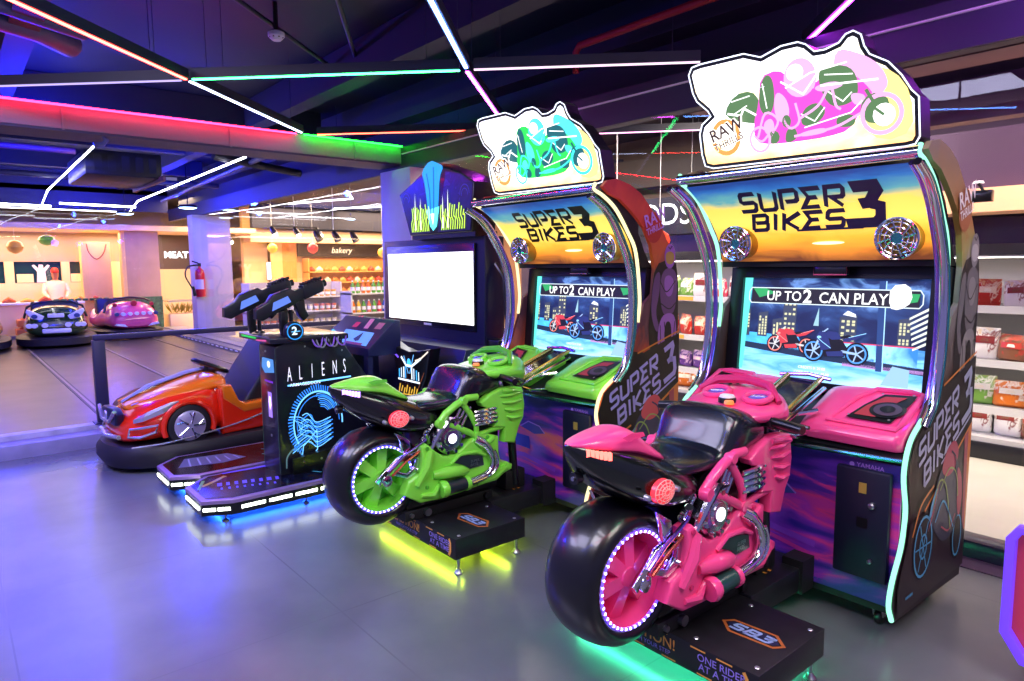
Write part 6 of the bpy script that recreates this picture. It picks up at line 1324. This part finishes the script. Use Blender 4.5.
for zi, z in enumerate((.38, .70, 1.0)):
    for j in range(14):
        k_ = list(TBs)[(zi + j // 5) % 3]; place(TBs[k_], k_, (-12.32, 1.1 + j * .135, z), '%s tub on the %s board of the tub rack' % (k_, ['lowest', 'middle', 'top'][zi]), 'tub', '%s tubs in the tub rack' % k_, first2)
b = MB(); b.box(-.3, .3, -.6, .6, 0, .72, mat('freezer_pink', 'e8b8b0', .4), .02); b.box(-.32, .32, -.62, .62, .72, .76, mat('freezer_rim', 'e84860', .4), .01); tag(b.build('chest_freezer', loc=(-13.6, 2.2, 0)), 'pale chest freezer with a red rim beyond the glass', 'freezer')
# track spot heads in the shop
def spot_bar(loc, n, lab, lit=True, s=1.):
    T_ = thing('spotlight_bar', lab, 'spotlight', loc)
    b = MB(); b.box(-.02, .02, -.16 * n, .16 * n, 0, .03, BLACK); b.cyl((0, 0, .02), (0, 0, 3.3 - loc[2]), .006, WHITE, 6); b.build('rail', T_)
    for j in range(n):
        y = (j - (n - 1) / 2) * .30 * s; b = MB(); b.tube([(0, y, 0), (.03, y + .02, -.06), (.07, y + .05, -.14)], [.03, .05, .06], BLACK, 12); b.build('spot_head', T_)
        if lit: b = MB(); b.lathe([(0, 0), (.05, 0)], (.075, y + .052, -.148), 'x', em('fff0d0', 14), 12); b.build('spot_lens', T_)
spot_bar((-8.2, .95, 2.15), 3, 'black spotlight cluster hanging beyond the glass', False); spot_bar((-12, 1.9, 2.42), 3, 'row of lit spotlights beyond the glass near the far column', True, 1.6); spot_bar((-14.5, 1.2, 2.35), 2, 'pair of lit spotlights beside the far column'); spot_bar((-3.4, 2.0, 2.25), 2, 'bright spotlights seen between the two racing machines'); spot_bar((.9, 3.9, 2.35), 3, 'bright spotlights beyond the glass at the right edge')

# ---------------------------------------------------------------- chilled display behind the machines
FG = mat('chiller_grey', '9a9ca4', .35, .3); FB = mat('chiller_black', '16161e', .4)
def chiller():
    T_ = thing('chilled_display', 'long open chilled display with grey shelves behind the glass wall', 'refrigerator', (-2.2, 3.1, 0)); x0, x1 = -3.2, 4.4
    b = MB(); b.box(x0, x1, -.40, .5, .0, .14, FB, .01); b.box(x0, x1, -.38, .5, .14, .18, mat('chiller_rail', 'c8c8cc', .35, .4)); b.build('plinth', T_)
    b = MB(); b.box(x0, x1, .45, .52, 0, 1.95, mat('chiller_back', 'c8c4c0', .5)); b.box(x0 - .04, x0, -.38, .52, 0, 1.96, FB); b.box(x1, x1 + .04, -.38, .52, 0, 1.96, FB); b.build('back_panel', T_)
    b = MB(); b.prism([(-.15, 1.66), (-.32, 1.75), (-.32, 1.96), (.52, 1.96), (.52, 1.66)], 'x', x0, x1, mat('canopy_dark', '2a1838', .25, coat=.4)); 
    for k_ in range(5): b.box(x0, x1, -.12 + k_ * .1, -.10 + k_ * .1, 1.645, 1.66, WHITE)
    b.build('canopy', T_)
    b = MB(); b.box(x0 + .05, x1 - .05, .05, .09, 1.64, 1.648, em('fff4e8', 7)); b.build('canopy_light', T_)
    for i, z in enumerate((.42, .80, 1.24)):
        b = MB(); b.box(x0, x1, -.33 + .02 * i, .45, z - .035, z, FG); b.build('shelf', T_)
        b = MB(); b.box(x0, x1, -.345 + .02 * i, -.33 + .02 * i, z - .05, z + .012, mat('price_rail', 'd8d8d8', .4, .2)); 
        b.build('price_rail', T_)
        b = MB(); b.box(x0 + .05, x1 - .05, -.30 + .02 * i, -.285 + .02 * i, z - .046, z - .036, em('fff4e8', 6)); b.build('shelf_light', T_)
chiller()
# price tickets
tk = MB(); 
def bag(c, c2, key, w=.10, h=.24, d=.05):
    b = MB(); m1 = ramp_mat('bag_' + key, [(0, c), (.40, c), (.47, c2), (.53, c), (.6, 'e8c890'), (.66, c), (.74, '7a3a28'), (.8, c), (1, c)], 2, -.3, .7, 1.1, 9, 0, .3, 1.2); m2 = mat('bagp_' + key, c2, .35)
    nx = 7; rows = [(0, .9, .55), (.10, 1, .95), (.45, 1, 1), (.8, .97, .8), (.93, .92, .22), (1, .95, .03)]
    secs = []
    for t, ww, dd in rows:
        ring = []
        for i in range(16):
            a = 2 * PI * i / 16; x = math.copysign(abs(math.cos(a)) ** .8, math.cos(a)) * w * ww; y = math.sin(a) * d * dd; ring.append((x, y, t * h))
        secs.append(ring)
    b.loft(secs, m1)
    # printed panel on the front
    pr = []
    for t, dd in ((.50, 1.0), (.72, .9)):
        for i in range(7):
            u = -.62 + i * 1.24 / 6; pr.append((u * w, -d * dd * math.sqrt(max(0, 1 - (abs(u)) ** 3.6)) - .003, t * h))
    b.add(pr, [(i, i + 1, i + 8, i + 7) for i in range(6)], m2, True)
    q_ = [(x * .5, y - .002, z * .5 + .30 * h) for x, y, z in pr]; b.add(q_, [(i, i + 1, i + 8, i + 7) for i in range(6)], mat('bagq_' + key, {'white': '7a3a20'}.get(key, 'f4e8d0'), .4), True)
    return b.build('snack_bag')
BAG = {'white': bag('f0ece8', '8a2a24', 'white'), 'red': bag('c82c20', 'f0d8b8', 'red'), 'brown': bag('8a5a40', 'c84838', 'brown', .11, .2, .06), 'orange': bag('e07828', 'f8f0e0', 'orange', .12, .20, .06), 'yellow': bag('e8c030', '3a8a3a', 'yellow', .11, .18, .06), 'pink': bag('d8385c', 'f8f0e8', 'pink', .11, .2, .06), 'purple': bag('6a3a90', 'f0c8e0', 'purple', .11, .2, .06), 'green': bag('78a848', 'f4f0e0', 'green', .11, .22, .06)}
fb = {k_: True for k_ in BAG}
random.seed(21)
rows = [(1.24, ['pink', 'green', 'white'], ['white', 'white', 'red'], 'top'), (.80, ['red', 'red', 'orange'], ['brown', 'white', 'brown'], 'second'), (.42, ['purple', 'white', 'purple'], ['orange', 'red', 'green'], 'third'), (.18, ['yellow', 'yellow', 'orange'], ['red', 'brown', 'white'], 'bottom')]
for ri, (z, left, right, nm) in enumerate(rows):
    x = -5.25
    while x < .75:
        k_ = random.choice(left if x < -1.5 else right); fl = dict(fb)
        src = BAG[k_]; o = src if fb[k_] else src.copy()
        if not fb[k_]: COL.objects.link(o)
        fb[k_] = False; s_ = random.uniform(.88, 1.12); o.scale = (s_, s_, s_); o.location = (x, 2.93 + random.uniform(-.01, .01), z); o.rotation_euler = (random.uniform(-.12, .16), random.uniform(-.06, .06), random.uniform(-.4, .4))
        tag(o, '%s snack bag on the %s shelf of the chilled display, %s' % (k_, nm, 'seen between the machines' if x < -1.5 else 'towards the right end'), 'snack bag', '%s bags on the %s shelf of the chilled display%s' % (k_, nm, '' if x < -1.5 else ' at the right'))
        x += .212
# tickets on the price rails
for ri, z in enumerate((.42, .80, 1.24)):
    for j in range(7):
        b_ = MB(); b_.box(-.11, .11, -.004, 0, -.022, .022, mat('ticket_orange', 'e8a840', .5)); o = b_.build('price_ticket', loc=(-5.1 + j * .92 + .1 * ri, 2.755 + .02 * ri, z - .02)); tag(o, 'orange price ticket on the %s price rail of the chilled display' % ['lowest', 'middle', 'top'][ri], 'ticket', 'price tickets on the %s rail' % ['lowest', 'middle', 'top'][ri])
# foods sign above
T_ = thing('foods_sign', 'black hanging sign with white FOODS letters between the two racing machines', 'sign', (-3.55, 2.70, 1.95)); b = MB(); b.box(-.75, .66, 0, .05, 0, .42, mat('sign_black', '141414', .4)); b.cyl((-.8, .02, .4), (-.8, .02, 1.3), .006, STEEL, 6); b.cyl((.6, .02, .4), (.6, .02, 1.3), .006, STEEL, 6); b.build('sign_board', T_)
A = Art((-.1, -.002, .12), (1, 0, 0), (0, 0, 1), (0, -1, 0), .003); A.text('FOODS', .14, -.01, .25, em('ffffff', 1.8), 'CENTER', bold=.0); A.build('sign_letters', T_)
balloon((-3.05, 2.3, 1.86), 'f04830', .12, .12, 'orange-red balloon just below the FOODS sign')
# purple wall, beige bulkhead at right beyond the glass
f = MB(); f.box(-7, -1.6, 3.72, 3.8, 0, 3.3, mat('wall_brown', '5e4a44', .6, noise=.2, nscale=3)); f.box(-7, -1.6, 3.5, 3.72, 2.62, 3.0, mat('wall_brown_dark', '3c302e', .6)); f.box(-1.6, 4.5, 3.72, 3.8, 0, 3.3, mat('wall_plum', '3a2242', .6)); struct('wall_back', f)
f = MB(); f.box(-1.6, 4.5, 2.35, 2.8, 1.98, 2.16, mat('bulkhead_peach', 'f0b890', .5)); f.box(-1.6, 4.5, 2.5, 3.0, 2.16, 2.62, mat('wall_plum', '3a2242', .6)); f.box(-1.9, 4.5, 1.5, 1.65, 2.52, 2.60, mat('bulkhead_mauve', '6a5058', .5)); f.box(-1.9, 4.5, 1.2, 1.5, 2.86, 3.1, mat('bulkhead_mauve', '6a5058', .5)); struct('trim_12', f)
T_ = thing('spotlight', 'black adjustable spotlight beside the right side panel of the pink machine', 'spotlight', (.02, 1.9, 2.15)); b = MB(); b.lathe([(0, .02), (.03, .015), (.035, 0)], (0, 0, 0), 'z', WHITE, 12); b.tube([(0, 0, 0), (.03, 0, -.05)], .01, BLACK, 6); b.box(-.03, .09, -.03, .03, -.13, -.05, BLACK, .006); b.build('spot_body', T_)

# ---------------------------------------------------------------- game at the right edge
T_ = thing('prize_game', 'red game cabinet with purple glowing edge at the right photo edge', 'arcade machine', (1.235, -.57, 0))
b = MB(); b.prism([(-.22, .10), (-.28, .20), (-.28, .56), (-.25, .60), (.4, .60), (.4, .10)], 'y', -.1, .5, mat('game_red', 'b83450', .3, 0, .12, 'd84060', coat=.3)); b.v = [(x, y, z) for x, y, z in b.v]; b.build('game_body', T_)
b = MB(); b.prism([(-.235, .085), (-.305, .19), (-.305, .565), (-.27, .62), (.42, .62), (.42, .59), (-.255, .59), (-.272, .56), (-.272, .205), (-.212, .115), (.42, .115), (.42, .085)], 'y', -.14, -.10, mat('edge_purple', '6a40e0', .3, 0, .4, '7040ff'), .006); b.build('glowing_edge', T_, label='purple glowing edge')
b = MB(); 
for x in (-.1, .3):
    for y in (0, .4): b.cyl((x, y, 0), (x, y, .10), .03, BLACK, 12)
b.build('foot', T_)

# ---------------------------------------------------------------- lights
def area(name, loc, size, power, col, rot=(0, 0, 0), sy=None):
    l = bpy.data.lights.new(name, 'AREA'); l.energy = power; l.color = lin(hx(col)); l.shape = 'RECTANGLE'; l.size = size; l.size_y = sy or size
    o = bpy.data.objects.new(name, l); COL.objects.link(o); o.location = loc; o.rotation_euler = rot; return o
def point(name, loc, power, col, r=.08):
    l = bpy.data.lights.new(name, 'POINT'); l.energy = power; l.color = lin(hx(col)); l.shadow_soft_size = r
    o = bpy.data.objects.new(name, l); COL.objects.link(o); o.location = loc; return o
# arcade ceiling lamps
area('arcade_lamp', (.6, -3.6, 3.7), 1.6, 85, 'f0ecff'); area('arcade_lamp', (-1.6, -4.6, 3.7), 1.6, 60, 'd8d4ff'); area('arcade_lamp', (2.8, -1.6, 3.7), 1.6, 60, 'fff0ec'); area('arcade_lamp', (-3.2, -5.0, 3.7), 1.4, 60, 'd0ccff')
area('blue_wash', (-4.5, -4.3, 2.9), .5, 75, '1c28ff')
point('magenta_wash', (.9, .1, 2.75), 12, 'c030ff', .15)
# track: blue floods washing its ceiling, warm light from the food shop
for x, y in ((-7.2, -2.9), (-9.6, -.9), (-12.3, -.2), (-12.0, -3.3), (-14.8, -1.2)): point('blue_flood', (x, y, 2.9), 110, '0c1cff', .05)
area('track_lamp', (-9.5, -2.8, 2.75), 3, 60, 'c8b8ff', sy=5)
for y in (-5, -2.5, 0): area('counter_lamp', (-17.2, y, 2.45), 1.2, 42, 'ffdcb0', sy=2.2)
for y in (1.5, 3.6, 6): area('bakery_lamp', (-15.6, y, 3.2), 1.5, 130, 'ffdcae', sy=2)
for x in (-12, -8): area('shop_lamp', (x, 3.6, 3.2), 2, 110, 'ffe4c4')
for x in (-4.5, -1.5, 1.2): area('chiller_aisle_lamp', (x, 1.7, 3.2), 1.4, 95, 'fff0dc', sy=.7)
for x in (-1, 1.5): point('purple_wash', (x, 2.2, 2.78), 7, 'a030ff', .1)

w = bpy.data.worlds.new('W'); S.world = w; w.use_nodes = True; bg = w.node_tree.nodes['Background']; bg.inputs[0].default_value = (.10, .09, .22, 1); bg.inputs[1].default_value = .9

# ---------------------------------------------------------------- camera
cam = bpy.data.cameras.new('cam'); co = bpy.data.objects.new('camera', cam); COL.objects.link(co)
cam.sensor_width = 36; cam.sensor_fit = 'HORIZONTAL'; cam.lens = 678.575 / 1024 * 36; cam.clip_start = .05; cam.clip_end = 100
yw, pt, rl = .8741, .1086, -.0079
fw = Vector((-math.sin(yw) * math.cos(pt), math.cos(yw) * math.cos(pt), -math.sin(pt))); rt = Vector((math.cos(yw), math.sin(yw), 0)); up = rt.cross(fw)
rt2 = rt * math.cos(rl) + up * math.sin(rl); up2 = -rt * math.sin(rl) + up * math.cos(rl)
Mx = Matrix((rt2, up2, -fw)).transposed().to_4x4(); Mx.translation = Vector((1.6297, -3.7173, 1.5978)); co.matrix_world = Mx
S.camera = co
